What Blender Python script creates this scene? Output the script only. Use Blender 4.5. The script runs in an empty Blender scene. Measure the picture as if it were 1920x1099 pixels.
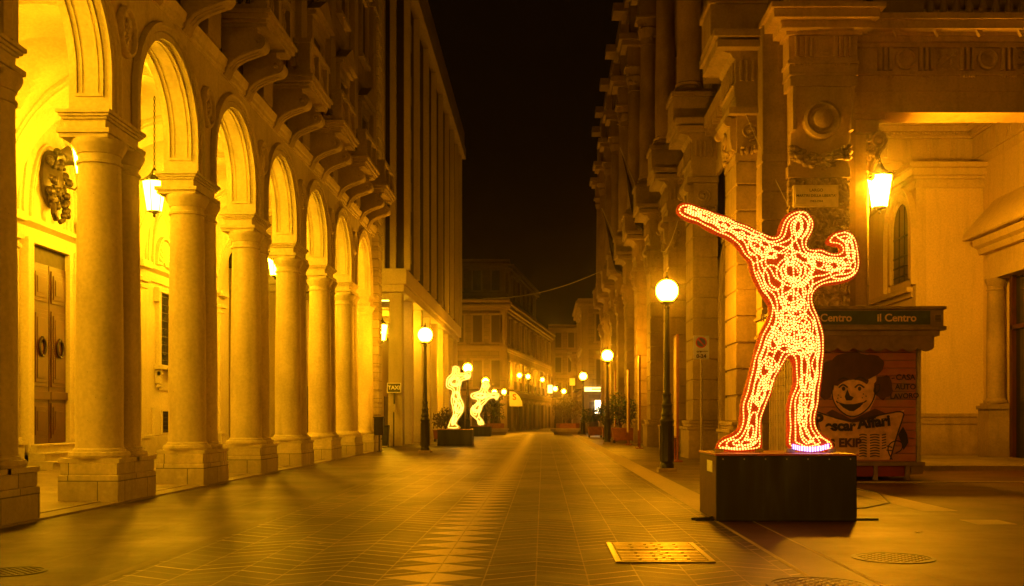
import bpy, bmesh, math, random
import numpy as np
from mathutils import Vector, Matrix
random.seed(7)
PI = math.pi
R = math.radians
sc = bpy.context.scene

# ------------------------------------------------------------------ camera, world, exposure
cam_d = bpy.data.cameras.new('camera'); cam = bpy.data.objects.new('camera', cam_d); sc.collection.objects.link(cam)
cam.location = (0, 0, 1.6); cam.rotation_euler = (R(90), 0, 0)
cam_d.sensor_width = 36; cam_d.lens = 36; cam_d.shift_x = -58/1920; cam_d.shift_y = 233.5/1920
cam_d.clip_start = .1; cam_d.clip_end = 2000
sc.camera = cam
w = bpy.data.worlds.new('World'); sc.world = w; w.use_nodes = True
nt = w.node_tree; bg = nt.nodes['Background']
sky = nt.nodes.new('ShaderNodeTexSky'); sky.sky_type = 'NISHITA'; sky.sun_disc = False
sky.sun_elevation = R(-8); sky.sun_rotation = R(200)
mx = nt.nodes.new('ShaderNodeMix'); mx.data_type = 'RGBA'; mx.blend_type = 'ADD'; mx.inputs[0].default_value = 1
nt.links.new(sky.outputs[0], mx.inputs[6]); mx.inputs[7].default_value = (.014, .0045, .0004, 1)
nt.links.new(mx.outputs[2], bg.inputs['Color']); bg.inputs['Strength'].default_value = .1
vs = sc.view_settings; vs.view_transform = 'Standard'; vs.look = 'None'; vs.exposure = 1.42; vs.gamma = 1
cy = sc.cycles
cy.max_bounces = 6; cy.diffuse_bounces = 4; cy.glossy_bounces = 2; cy.transmission_bounces = 2; cy.volume_bounces = 0
cy.sample_clamp_indirect = 4; cy.caustics_reflective = False; cy.caustics_refractive = False
SODIUM = (1, .355, .004)          # street lamps and arcade lanterns
AMBER = (1, .36, .006)           # lantern of the side portico
STREET_L, LANTERN_L, PORTICO_L = 130, 98, 280

# ------------------------------------------------------------------ materials
def nodes(name):
    m = bpy.data.materials.new(name); m.use_nodes = True
    t = m.node_tree; return m, t, t.nodes['Principled BSDF']
def N(t, typ, **k):
    n = t.nodes.new(typ)
    for a, v in k.items():
        if a.startswith('i_'): n.inputs[int(a[2:])].default_value = v
        else: setattr(n, a, v)
    return n
def L(t, a, b): t.links.new(a, b)
def math_(t, op, a, b=None, c=None):
    n = t.nodes.new('ShaderNodeMath'); n.operation = op
    for i, v in enumerate((a, b, c)):
        if v is None: continue
        if isinstance(v, (int, float)): n.inputs[i].default_value = v
        else: t.links.new(v, n.inputs[i])
    return n.outputs[0]
def ramp(t, fac, stops):
    n = t.nodes.new('ShaderNodeValToRGB'); el = n.color_ramp.elements
    while len(el) < len(stops): el.new(.5)
    for e, (p, c) in zip(el, stops):
        e.position = p; e.color = (*c, 1) if len(c) == 3 else c
    t.links.new(fac, n.inputs[0]); return n.outputs[0]
def mixc(t, fac, a, b, mode='MIX'):
    n = t.nodes.new('ShaderNodeMix'); n.data_type = 'RGBA'; n.blend_type = mode
    for s, v in ((0, fac), (6, a), (7, b)):
        if isinstance(v, (int, float)): n.inputs[s].default_value = v
        elif isinstance(v, tuple): n.inputs[s].default_value = (*v, 1)
        else: t.links.new(v, n.inputs[s])
    return n.outputs[2]
def wall_uv(t):
    """u runs along the wall whichever way it faces, v is up"""
    g = N(t, 'ShaderNodeNewGeometry')
    p = N(t, 'ShaderNodeSeparateXYZ'); L(t, g.outputs['Position'], p.inputs[0])
    n = N(t, 'ShaderNodeSeparateXYZ'); L(t, g.outputs['True Normal'], n.inputs[0])
    f = math_(t, 'GREATER_THAN', math_(t, 'ABSOLUTE', n.outputs[0]), .6)
    u = math_(t, 'ADD', math_(t, 'MULTIPLY', f, p.outputs[1]), math_(t, 'MULTIPLY', math_(t, 'SUBTRACT', 1, f), p.outputs[0]))
    c = N(t, 'ShaderNodeCombineXYZ'); L(t, u, c.inputs[0]); L(t, p.outputs[2], c.inputs[1])
    return c.outputs[0], g.outputs['Position'], p
def stone(name, col, dark=.55, rough=.75, block=None, bump=.3, scale=1.0, grain=.012, stain=.5, splash=.5):
    m, t, b = nodes(name)
    uv, pos, sep = wall_uv(t)
    n1 = N(t, 'ShaderNodeTexNoise'); n1.inputs['Scale'].default_value = .55*scale; n1.inputs['Detail'].default_value = 8; n1.inputs['Roughness'].default_value = .65
    L(t, pos, n1.inputs['Vector'])
    n2 = N(t, 'ShaderNodeTexNoise'); n2.inputs['Scale'].default_value = 14*scale; n2.inputs['Detail'].default_value = 6; L(t, pos, n2.inputs['Vector'])
    st = N(t, 'ShaderNodeMapping'); st.inputs['Scale'].default_value = (3, 3, .35); L(t, pos, st.inputs[0])
    n3 = N(t, 'ShaderNodeTexNoise'); n3.inputs['Scale'].default_value = 1.2*scale; n3.inputs['Detail'].default_value = 5; L(t, st.outputs[0], n3.inputs['Vector'])
    f1 = ramp(t, n1.outputs[0], [(.3, (0, 0, 0)), (.7, (1, 1, 1))])
    dk = tuple(c*dark for c in col)
    c = mixc(t, math_(t, 'MULTIPLY', f1, stain), col, dk)
    f3 = ramp(t, n3.outputs[0], [(.5, (0, 0, 0)), (.75, (1, 1, 1))])
    c = mixc(t, math_(t, 'MULTIPLY', f3, .55*stain*1.4), c, tuple(x*.5 for x in col))
    f2 = ramp(t, n2.outputs[0], [(.38, (.90, .90, .90)), (.62, (1.05, 1.05, 1.05))])
    c = mixc(t, 1.0, c, f2, 'MULTIPLY')
    oi = N(t, 'ShaderNodeObjectInfo')
    c = mixc(t, 1.0, c, ramp(t, oi.outputs['Random'], [(0, (.86, .86, .84)), (1, (1.06, 1.05, 1.02))]), 'MULTIPLY')
    n5 = N(t, 'ShaderNodeTexNoise'); n5.inputs['Scale'].default_value = 3.2; n5.inputs['Detail'].default_value = 7; n5.inputs['Roughness'].default_value = .7; L(t, pos, n5.inputs['Vector'])
    sp = math_(t, 'SUBTRACT', math_(t, 'ADD', math_(t, 'MULTIPLY', n5.outputs[0], 1.9), 0), math_(t, 'MULTIPLY', sep.outputs[2], .75))
    c = mixc(t, math_(t, 'MULTIPLY', ramp(t, sp, [(.25, (0, 0, 0)), (.8, (1, 1, 1))]), splash), c, tuple(x*.42 for x in col))
    pits = N(t, 'ShaderNodeTexVoronoi'); pits.inputs['Scale'].default_value = 7; L(t, pos, pits.inputs['Vector'])
    pf = math_(t, 'MULTIPLY', math_(t, 'LESS_THAN', pits.outputs[0], .10), math_(t, 'GREATER_THAN', n5.outputs[0], .52))
    c = mixc(t, math_(t, 'MULTIPLY', pf, .6), c, tuple(x*.35 for x in col))
    h = math_(t, 'MULTIPLY', n2.outputs[0], .25)
    if block:
        br = N(t, 'ShaderNodeTexBrick'); L(t, uv, br.inputs['Vector'])
        br.inputs['Scale'].default_value = 1; br.inputs['Brick Width'].default_value = block[0]; br.inputs['Row Height'].default_value = block[1]
        br.inputs['Mortar Size'].default_value = grain; br.inputs['Mortar Smooth'].default_value = .3; br.inputs['Bias'].default_value = 0
        br.inputs['Color1'].default_value = (.85, .85, .85, 1); br.inputs['Color2'].default_value = (1.1, 1.1, 1.1, 1); br.inputs['Mortar'].default_value = (.3, .3, .3, 1)
        c = mixc(t, 1.0, c, br.outputs['Color'], 'MULTIPLY')
        h = math_(t, 'SUBTRACT', h, math_(t, 'MULTIPLY', br.outputs['Fac'], 1.0))
    bp = N(t, 'ShaderNodeBump'); bp.inputs['Strength'].default_value = bump; bp.inputs['Distance'].default_value = .03
    L(t, h, bp.inputs['Height']); L(t, bp.outputs[0], b.inputs['Normal']); L(t, c, b.inputs['Base Color'])
    b.inputs['Roughness'].default_value = rough
    return m
def vermic(name, col):
    m, t, b = nodes(name)
    g = N(t, 'ShaderNodeNewGeometry')
    n0 = N(t, 'ShaderNodeTexNoise'); n0.inputs['Scale'].default_value = 5; L(t, g.outputs['Position'], n0.inputs['Vector'])
    ad = N(t, 'ShaderNodeVectorMath', operation='MULTIPLY_ADD'); L(t, n0.outputs['Color'], ad.inputs[0]); ad.inputs[1].default_value = (.35,)*3; L(t, g.outputs['Position'], ad.inputs[2])
    v = N(t, 'ShaderNodeTexVoronoi'); v.feature = 'SMOOTH_F1'; v.inputs['Scale'].default_value = 8; L(t, ad.outputs[0], v.inputs['Vector'])
    c = ramp(t, v.outputs[0], [(.15, tuple(x*1.05 for x in col)), (.6, tuple(x*.45 for x in col))])
    bp = N(t, 'ShaderNodeBump'); bp.inputs['Strength'].default_value = .9; bp.inputs['Distance'].default_value = .09; bp.invert = True
    L(t, v.outputs[0], bp.inputs['Height']); L(t, bp.outputs[0], b.inputs['Normal']); L(t, c, b.inputs['Base Color'])
    b.inputs['Roughness'].default_value = .8
    return m
def plain(name, col, rough=.6, metal=0, var=.25, scale=6, bump=.1):
    m, t, b = nodes(name)
    g = N(t, 'ShaderNodeNewGeometry')
    n = N(t, 'ShaderNodeTexNoise'); n.inputs['Scale'].default_value = scale; n.inputs['Detail'].default_value = 6; L(t, g.outputs['Position'], n.inputs['Vector'])
    c = ramp(t, n.outputs[0], [(.3, tuple(x*(1-var) for x in col)), (.7, tuple(min(1, x*(1+var)) for x in col))])
    L(t, c, b.inputs['Base Color']); b.inputs['Roughness'].default_value = rough; b.inputs['Metallic'].default_value = metal
    if bump:
        bp = N(t, 'ShaderNodeBump'); bp.inputs['Strength'].default_value = bump; bp.inputs['Distance'].default_value = .01
        L(t, n.outputs[0], bp.inputs['Height']); L(t, bp.outputs[0], b.inputs['Normal'])
    return m
def emis(name, col, s, base=(.8, .8, .8)):
    m, t, b = nodes(name)
    b.inputs['Base Color'].default_value = (*base, 1); b.inputs['Emission Color'].default_value = (*col, 1); b.inputs['Emission Strength'].default_value = s
    b.inputs['Roughness'].default_value = .5
    return m
M = {}
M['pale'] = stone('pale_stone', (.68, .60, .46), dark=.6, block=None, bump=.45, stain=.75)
M['pale_blocks'] = stone('pale_stone_blocks', (.64, .56, .42), dark=.6, block=(1.1, .42), bump=.5, stain=.8)
M['plaster'] = stone('plaster', (.56, .50, .40), dark=.86, bump=.12, stain=.3)
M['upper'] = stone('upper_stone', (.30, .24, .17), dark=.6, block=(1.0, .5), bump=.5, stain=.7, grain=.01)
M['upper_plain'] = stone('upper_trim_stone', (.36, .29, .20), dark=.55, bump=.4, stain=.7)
M['balcony'] = stone('balcony_stone', (.46, .37, .25), dark=.5, bump=.4, stain=.8)
M['darkstone'] = stone('weathered_stone', (.44, .33, .21), dark=.45, bump=.6, stain=.9)
M['darkblocks'] = stone('weathered_blocks', (.40, .30, .19), dark=.45, block=(1.2, .8), bump=.6, stain=.9, grain=.02)
M['rust'] = vermic('vermiculated_stone', (.56, .42, .27))
M['entab'] = stone('entablature_stone', (.60, .44, .28), dark=.5, bump=.5, stain=.7)
M['ochre'] = stone('ochre_plaster', (.62, .49, .30), dark=.7, bump=.15, stain=.4)
M['concrete'] = stone('fin_concrete', (.58, .50, .38), dark=.7, bump=.3, stain=.5)
M['brick'] = stone('dark_brick', (.045, .028, .018), dark=.6, block=(.25, .08), bump=.4, stain=.5, grain=.008)  # dark brick, darkened further to stand for shaded recesses between the fins
M['farstone'] = stone('far_stone', (.26, .19, .12), dark=.6, block=(1.0, .45), bump=.4, stain=.7, grain=.015)
M['farplain'] = stone('far_trim', (.32, .24, .15), dark=.6, bump=.3, stain=.6)
M['wood'] = plain('door_wood', (.055, .014, .006), rough=.4, scale=3)
M['iron'] = plain('black_iron', (.022, .02, .018), rough=.45, metal=.3)
M['lampiron'] = plain('lamp_iron', (.018, .016, .014), rough=.42, scale=20)
M['bronze'] = plain('bronze', (.035, .022, .012), rough=.45, metal=.3, var=.5)
M['glass'] = plain('dark_glass', (.015, .015, .014), rough=.12, var=.1, bump=0)
M['darkvoid'] = plain('dark_shutter', (.05, .035, .022), rough=.7)
M['roof'] = plain('roof_tiles', (.12, .07, .04), rough=.8)
M['street_glow'] = emis('street_lamp_glass', SODIUM, STREET_L)
M['lantern_glow'] = emis('lantern_glass', (1, .45, .006), LANTERN_L)
M['portico_glow'] = emis('portico_lantern_glass', (1, .37, .005), PORTICO_L)
M['box'] = None

# ------------------------------------------------------------------ mesh builder
class MB:
    def __init__(s, mat=None): s.v = []; s.f = []; s.uv = None; s.M = mat
    def add(s, vs, fs):
        o = len(s.v)
        if s.M is not None: vs = [tuple(s.M @ Vector(p)) for p in vs]
        s.v += [tuple(p) for p in vs]; s.f += [tuple(i+o for i in f) for f in fs]; return s
    def box(s, x0, x1, y0, y1, z0, z1):
        v = [(x, y, z) for x in (x0, x1) for y in (y0, y1) for z in (z0, z1)]
        return s.add(v, [(0, 1, 3, 2), (4, 6, 7, 5), (0, 4, 5, 1), (2, 3, 7, 6), (0, 2, 6, 4), (1, 5, 7, 3)])
    def taper(s, c, a, b, z0, z1):
        (ax, ay), (bx, by) = a, b; x, y = c
        v = [(x-ax, y-ay, z0), (x+ax, y-ay, z0), (x+ax, y+ay, z0), (x-ax, y+ay, z0), (x-bx, y-by, z1), (x+bx, y-by, z1), (x+bx, y+by, z1), (x-bx, y+by, z1)]
        return s.add(v, [(3, 2, 1, 0), (4, 5, 6, 7), (0, 1, 5, 4), (1, 2, 6, 5), (2, 3, 7, 6), (3, 0, 4, 7)])
    def lathe(s, c, prof, n=24, ph=0, axis='z', sx=1, sy=1):
        vs, fs = [], []
        for r, z in prof:
            for i in range(n):
                a = 2*PI*(i+ph)/n; x, y = r*math.cos(a)*sx, r*math.sin(a)*sy
                vs.append((c[0]+x, c[1]+y, c[2]+z) if axis == 'z' else ((c[0]+z, c[1]+x, c[2]+y) if axis == 'x' else (c[0]+x, c[1]+z, c[2]+y)))
        k = len(prof)
        for j in range(k-1):
            for i in range(n):
                a, b = j*n+i, j*n+(i+1) % n; q = (a, b, b+n, a+n)
                fs.append(q if axis != 'y' else q[::-1])
        fs.append(tuple(range(n))[::-1] if axis != 'y' else tuple(range(n))); fs.append(tuple(range((k-1)*n, k*n)) if axis != 'y' else tuple(range((k-1)*n, k*n))[::-1])
        return s.add(vs, fs)
    def prism(s, poly, axis, a0, a1):
        """poly in the two other axes (x: y,z  y: x,z  z: x,y)"""
        def P(p, a): return (a, p[0], p[1]) if axis == 'x' else ((p[0], a, p[1]) if axis == 'y' else (p[0], p[1], a))
        n = len(poly); ar = sum(poly[i][0]*poly[(i+1) % n][1]-poly[(i+1) % n][0]*poly[i][1] for i in range(n))
        if (ar < 0) != (axis == 'y'): poly = poly[::-1]
        v = [P(p, a0) for p in poly]+[P(p, a1) for p in poly]
        return s.add(v, [tuple(range(n))[::-1], tuple(range(n, 2*n))]+[(i, (i+1) % n, n+(i+1) % n, n+i) for i in range(n)])
    def tube(s, pts, r, n=6, closed=False):
        pts = [Vector(p) for p in pts]; k = len(pts)
        if k < 2: return s
        vs, fs = [], []; up = None
        for i, p in enumerate(pts):
            if closed: t = pts[(i+1) % k]-pts[i-1]
            else: t = pts[min(i+1, k-1)]-pts[max(i-1, 0)]
            if t.length < 1e-9: t = Vector((0, 0, 1))
            t.normalize()
            if up is None: up = Vector((0, 0, 1)) if abs(t.z) < .9 else Vector((1, 0, 0))
            u = up-t*up.dot(t)
            if u.length < 1e-4: u = t.orthogonal()
            u.normalize(); up = u; w_ = t.cross(u)
            rr = r[i] if isinstance(r, (list, tuple)) else r
            for j in range(n):
                a = 2*PI*j/n; vs.append(p+u*(rr*math.cos(a))+w_*(rr*math.sin(a)))
        for i in range(k if closed else k-1):
            for j in range(n):
                a, b = i*n+j, i*n+(j+1) % n; c = ((i+1) % k)*n
                fs.append((a, b, c+(j+1) % n, c+j))
        if not closed: fs += [tuple(range(n))[::-1], tuple(range((k-1)*n, k*n))]
        return s.add(vs, fs)
    def sweep(s, path, prof, x0, closed_prof=True):
        """path: [(y,z,ny,nz)]; prof: [(dx,dr)] closed polygon; x = x0+dx"""
        vs, fs = [], []; m = len(prof)
        for (y, z, ny, nz) in path:
            for (dx, dr) in prof: vs.append((x0+dx, y+ny*dr, z+nz*dr))
        for i in range(len(path)-1):
            for j in range(m if closed_prof else m-1):
                a, b = i*m+j, i*m+(j+1) % m; fs.append((a, b, b+m, a+m))
        if closed_prof: fs += [tuple(range(m))[::-1], tuple(range((len(path)-1)*m, len(path)*m))]
        return s.add(vs, fs)
    def ball(s, c, r, n=14, m=9, sx=1, sy=1, sz=1):
        prof = [(max(r*math.sin(PI*i/m), 1e-4), -r*math.cos(PI*i/m)*sz) for i in range(m+1)]
        return s.lathe(c, prof, n, sx=sx, sy=sy)
    def build(s, name, mat, parent=None, smooth=True, bevel=0):
        me = bpy.data.meshes.new(name); me.from_pydata(s.v, [], s.f)
        bm = bmesh.new(); bm.from_mesh(me); bmesh.ops.recalc_face_normals(bm, faces=bm.faces); bm.to_mesh(me); bm.free()
        if s.uv is not None and len(s.uv) == len(s.v):
            ul = me.uv_layers.new(name='UVMap')
            idx = np.zeros(len(me.loops), dtype=np.int32); me.loops.foreach_get('vertex_index', idx)
            ul.data.foreach_set('uv', np.array(s.uv, dtype=np.float32)[idx].ravel())
        if smooth:
            me.polygons.foreach_set('use_smooth', [True]*len(me.polygons)); me.set_sharp_from_angle(angle=R(32))
        o = bpy.data.objects.new(name, me); sc.collection.objects.link(o)
        me.materials.append(M[mat] if isinstance(mat, str) else mat)
        if parent is not None:
            o.parent = parent; o.matrix_parent_inverse = world_inv(parent)
        if bevel:
            b = o.modifiers.new('bevel', 'BEVEL'); b.width = bevel; b.segments = 2; b.limit_method = 'ANGLE'; b.angle_limit = R(40)
        return o
def world_mat(o):
    m = Matrix.Translation(o.location) @ o.rotation_euler.to_matrix().to_4x4()
    if o.parent is not None: m = world_mat(o.parent) @ o.matrix_parent_inverse @ m
    return m
def world_inv(o): return world_mat(o).inverted()
def tag(o, label=None, cat=None, group=None, kind=None):
    if label: o['label'] = label
    if cat: o['category'] = cat
    if group: o['group'] = group
    if kind: o['kind'] = kind
    return o
def thing(name, loc, label, cat, group=None, rz=0):
    o = bpy.data.objects.new(name, None); sc.collection.objects.link(o); o.empty_display_size = .2
    o.location = loc; o.rotation_euler = (0, 0, rz); return tag(o, label, cat, group)
def dup(root, loc, label, rz=None, group=None):
    def cp(o, par):
        c = o.copy(); sc.collection.objects.link(c)
        if par is not None: c.parent = par; c.matrix_parent_inverse = o.matrix_parent_inverse.copy()
        for ch in [x for x in kids.get(o, [])]: cp(ch, c)
        return c
    kids = {}
    for x in list(sc.objects):
        if x.parent is not None: kids.setdefault(x.parent, []).append(x)
    c = cp(root, None); c.location = loc
    if rz is not None: c.rotation_euler = (0, 0, rz)
    c['label'] = label
    if group: c['group'] = group
    return c
def W(px, py, D): return ((px-1018)/1920*D, D, 1.6+(783-py)/1920*D)   # photo measurement -> metres
def text_part(s, size, mat, parent, T, name='lettering', depth=.006, bold=.0, align='CENTER', shear=0, space=1):
    cu = bpy.data.curves.new('t', 'FONT'); cu.body = s; cu.size = size; cu.extrude = depth; cu.offset = bold; cu.align_x = align; cu.align_y = 'CENTER'; cu.shear = shear
    cu.space_character = space; cu.resolution_u = 4
    o = bpy.data.objects.new('t', cu); sc.collection.objects.link(o)
    bpy.context.view_layer.update()
    me = bpy.data.meshes.new_from_object(o.evaluated_get(bpy.context.evaluated_depsgraph_get()))
    bpy.data.objects.remove(o); bpy.data.curves.remove(cu)
    me.transform(T); me.name = name; me.materials.clear(); me.materials.append(M[mat] if isinstance(mat, str) else mat)
    q = bpy.data.objects.new(name, me); sc.collection.objects.link(q)
    if parent is not None: q.parent = parent; q.matrix_parent_inverse = world_inv(parent)
    return q
FACE_CAM = lambda x, y, z: Matrix.Translation((x, y, z)) @ Matrix.Rotation(R(90), 4, 'X')

# ------------------------------------------------------------------ ground
def paving(name, kind):
    m, t, b = nodes(name)
    g = N(t, 'ShaderNodeNewGeometry'); p = N(t, 'ShaderNodeSeparateXYZ'); L(t, g.outputs['Position'], p.inputs[0])
    X, Y = p.outputs[0], p.outputs[1]
    n1 = N(t, 'ShaderNodeTexNoise'); n1.inputs['Scale'].default_value = .35; n1.inputs['Detail'].default_value = 7; n1.inputs['Roughness'].default_value = .7; L(t, g.outputs['Position'], n1.inputs['Vector'])
    n2 = N(t, 'ShaderNodeTexNoise'); n2.inputs['Scale'].default_value = 22; n2.inputs['Detail'].default_value = 5; L(t, g.outputs['Position'], n2.inputs['Vector'])
    jig = math_(t, 'MULTIPLY', math_(t, 'SUBTRACT', n2.outputs[0], .5), .03)
    if kind == 'road':
        xx = math_(t, 'ADD', X, 1.1)
        tri = math_(t, 'PINGPONG', xx, .515)                       # 0..0.515
        yy = math_(t, 'ADD', math_(t, 'ADD', Y, math_(t, 'MULTIPLY', tri, .62)), jig)
        fr = math_(t, 'FRACT', math_(t, 'DIVIDE', yy, .33))
        j1 = math_(t, 'LESS_THAN', math_(t, 'ABSOLUTE', math_(t, 'SUBTRACT', fr, .5)), .05)
        cell = math_(t, 'FLOOR', math_(t, 'DIVIDE', yy, .33)); col = math_(t, 'FLOOR', math_(t, 'DIVIDE', xx, .515))
        # the joints only show pale in places
        wn = N(t, 'ShaderNodeTexWhiteNoise'); cc = N(t, 'ShaderNodeCombineXYZ'); L(t, cell, cc.inputs[0]); L(t, col, cc.inputs[1]); L(t, cc.outputs[0], wn.inputs['Vector'])
        rnd = wn.outputs['Value']
        n4 = N(t, 'ShaderNodeTexNoise'); n4.inputs['Scale'].default_value = .8; L(t, g.outputs['Position'], n4.inputs['Vector'])
        jm = math_(t, 'MULTIPLY', j1, ramp(t, math_(t, 'ADD', math_(t, 'MULTIPLY', rnd, .5), math_(t, 'MULTIPLY', n4.outputs[0], .6)), [(.42, (.18, .18, .18)), (.68, (1, 1, 1))]))
        frx = math_(t, 'FRACT', math_(t, 'DIVIDE', xx, .515)); j2 = math_(t, 'LESS_THAN', math_(t, 'ABSOLUTE', math_(t, 'SUBTRACT', frx, .5)), .485)
        jv = math_(t, 'MULTIPLY', math_(t, 'SUBTRACT', 1, j2), .35)
        base = ramp(t, rnd, [(0, (.022, .015, .009)), (1, (.066, .044, .027))])
        base = mixc(t, ramp(t, n1.outputs[0], [(.35, (0, 0, 0)), (.7, (.6, .6, .6))]), base, (.045, .033, .024))
        c = mixc(t, math_(t, 'MAXIMUM', jm, jv), base, (.50, .40, .26))
        # central row of pale lozenges
        a = math_(t, 'DIVIDE', math_(t, 'ABSOLUTE', xx), .52)
        f2 = math_(t, 'FRACT', math_(t, 'DIVIDE', Y, .66)); bb = math_(t, 'MULTIPLY', math_(t, 'ABSOLUTE', math_(t, 'SUBTRACT', f2, .5)), 2)
        loz = math_(t, 'LESS_THAN', math_(t, 'ADD', a, math_(t, 'ADD', bb, jig)), .97)
        wear = ramp(t, math_(t, 'ADD', math_(t, 'MULTIPLY', n1.outputs[0], .6), math_(t, 'MULTIPLY', n2.outputs[0], .4)), [(.36, (.35,)*3), (.52, (1,)*3)]); loz = math_(t, 'MULTIPLY', loz, wear)
        cl = math_(t, 'GREATER_THAN', math_(t, 'ABSOLUTE', xx), .008)
        loz = math_(t, 'MULTIPLY', loz, cl)
        lc = ramp(t, n1.outputs[0], [(.3, (.46, .36, .22)), (.7, (.30, .23, .14))])
        c = mixc(t, loz, c, lc)
        hgt = math_(t, 'SUBTRACT', math_(t, 'MULTIPLY', n2.outputs[0], .35), math_(t, 'MULTIPLY', j1, .3))
        slab = math_(t, 'MULTIPLY', rnd, .3); hgt = math_(t, 'ADD', hgt, slab)
        # each slab leans a little, which breaks the lamp reflections into streaks
        tilt = math_(t, 'MULTIPLY', math_(t, 'SUBTRACT', rnd, .5), math_(t, 'MULTIPLY', fr, 1.6)); hgt = math_(t, 'ADD', hgt, tilt)
        ro = mixc(t, loz, ramp(t, n1.outputs[0], [(.3, (.40,)*3), (.7, (.58,)*3)]), (.40, .40, .40)); bs, bd = .9, .014
    else:
        bw, bh, c1, c2, mo = dict(left=(.62, .42, (.055, .037, .023), (.092, .064, .04), (.03, .02, .012)), right=(.6, .6, (.13, .10, .065), (.20, .155, .10), (.05, .035, .02)),
                                  square=(1.3, .9, (.062, .021, .011), (.085, .031, .016), (.03, .012, .008)), hall=(.8, .8, (.22, .18, .13), (.30, .25, .18), (.10, .08, .06)))[kind]  # square: reddish stone, its red also stands in for the figure's glow
        br = N(t, 'ShaderNodeTexBrick'); mp = N(t, 'ShaderNodeMapping'); mp.inputs['Rotation'].default_value = (0, 0, 0 if kind == 'left' else 0)
        L(t, g.outputs['Position'], mp.inputs[0]); L(t, mp.outputs[0], br.inputs['Vector']); br.inputs['Scale'].default_value = 1
        br.inputs['Brick Width'].default_value = bw; br.inputs['Row Height'].default_value = bh; br.inputs['Mortar Size'].default_value = .008; br.inputs['Bias'].default_value = 0
        for k, v in (('Color1', c1), ('Color2', c2), ('Mortar', mo)): br.inputs[k].default_value = (*v, 1)
        c = mixc(t, ramp(t, n1.outputs[0], [(.35, (0, 0, 0)), (.7, (.7,)*3)]), br.outputs['Color'], tuple(x*.6 for x in c1))
        c = mixc(t, 1.0, c, ramp(t, n2.outputs[0], [(.35, (.8,)*3), (.65, (1.15,)*3)]), 'MULTIPLY')
        hgt = math_(t, 'SUBTRACT', math_(t, 'MULTIPLY', n2.outputs[0], .4), math_(t, 'MULTIPLY', br.outputs['Fac'], .5))
        ro = ramp(t, n1.outputs[0], [(.3, (.38 if kind != 'hall' else .28,)*3), (.7, (.6,)*3)]); bs, bd = .4, .008
    bp = N(t, 'ShaderNodeBump'); bp.inputs['Strength'].default_value = bs; bp.inputs['Distance'].default_value = bd
    b.inputs['Specular IOR Level'].default_value = .35
    L(t, hgt, bp.inputs['Height']); L(t, bp.outputs[0], b.inputs['Normal']); L(t, c, b.inputs['Base Color']); L(t, ro, b.inputs['Roughness'])
    return m
M['ground'] = plain('ground_asphalt', (.05, .04, .03), rough=.8, scale=3)
M['road'] = paving('road_paving', 'road'); M['pl'] = paving('left_paving', 'left'); M['pr'] = paving('right_paving', 'right')
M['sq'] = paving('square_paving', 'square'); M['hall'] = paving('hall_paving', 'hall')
M['palestrip'] = stone('pale_kerbstone', (.42, .34, .22), dark=.75, block=None, bump=.3, stain=.5, rough=.6, splash=0)
def sheet(name, rects, z, mat):
    b = MB()
    for (x0, x1, y0, y1) in rects: b.add([(x0, y0, z), (x1, y0, z), (x1, y1, z), (x0, y1, z)], [(0, 1, 2, 3)])
    return tag(b.build(name, mat, smooth=False), kind='structure')
sheet('ground', [(-400, 400, -200, 900)], -.012, 'ground')
sheet('road', [(-4.25, 2.64, -12, 101)], 0, 'road')
sheet('pavement', [(-8.2, -4.25, -12, 130)], .0, 'pl')
sheet('pavement', [(2.64, 6.9, 16.9, 130)], .0, 'pr')
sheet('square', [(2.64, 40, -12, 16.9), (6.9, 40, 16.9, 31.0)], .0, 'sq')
sheet('side_street', [(-30, -8.2, 49.9, 57)], .0, 'pl')
M['leftstrip'] = stone('worn_kerbstone', (.15, .115, .075), dark=.6, bump=.3, stain=.9, rough=.6, splash=0)
sheet('kerb_strip', [(-4.40, -4.27, -12, 101), (-5.5, -5.44, -12, 101)], .004, 'leftstrip')
sheet('kerb_strip', [(2.64, 3.25, 16.9, 101), (6.5, 7.1, 17.5, 24.5), (6.5, 7.1, 15.3, 16.0), (2.64, 2.70, -12, 16.9), (3.22, 3.25, -12, 16.9)], .004, 'palestrip')
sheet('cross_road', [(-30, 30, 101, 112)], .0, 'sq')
sheet('crosswalk_stripes', [(x, x+1.0, 100.2, 101.6) for x in (-3.9, -2.1, -.4, 1.4)], .006, 'palestrip')
# raised floors
bk = MB(); bk.box(9.2, 40, 31.0, 60, -.05, .15); tag(bk.build('portico_floor', 'hall', bevel=.01), kind='structure')
bk = MB(); bk.box(9.2, 40, 30.92, 31.0, -.05, .152); bk.box(7.6, 40, 25.1, 25.2, -.05, .03); tag(bk.build('kerb', 'palestrip', bevel=.008), kind='structure')

# iron covers in the paving
t = thing('utility_cover', (1.35, 12.1, 0), 'shiny rectangular ribbed steel cover set in the road paving', 'manhole cover')
M['steel'] = plain('worn_steel', (.45, .38, .26), rough=.28, metal=.5, var=.3, scale=18)
b = MB(); b.box(.80, 1.90, 11.25, 12.98, .001, .010); b.build('cover_plate', 'lampiron', t)
b = MB()
b.box(.80, 1.90, 11.25, 11.30, .010, .020); b.box(.80, 1.90, 12.93, 12.98, .010, .020); b.box(.80, .86, 11.3, 12.93, .010, .020); b.box(1.84, 1.90, 11.3, 12.93, .010, .020); b.box(.86, 1.84, 12.09, 12.14, .010, .020)
b.build('cover_frame', 'steel', t, smooth=False)
b = MB()
for i in range(12):
    y = 11.34+i*.131
    if abs(y+.03-12.115) < .06: continue
    segs = [(.88, 1.34), (1.38, 1.82)] if i % 2 else [(.88, 1.06), (1.10, 1.24), (1.28, 1.42), (1.46, 1.60), (1.64, 1.82)]
    for (a, c) in segs: b.box(a, c, y, y+.070, .010, .026)
b.build('cover_ribs', 'steel', t, smooth=False)
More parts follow.
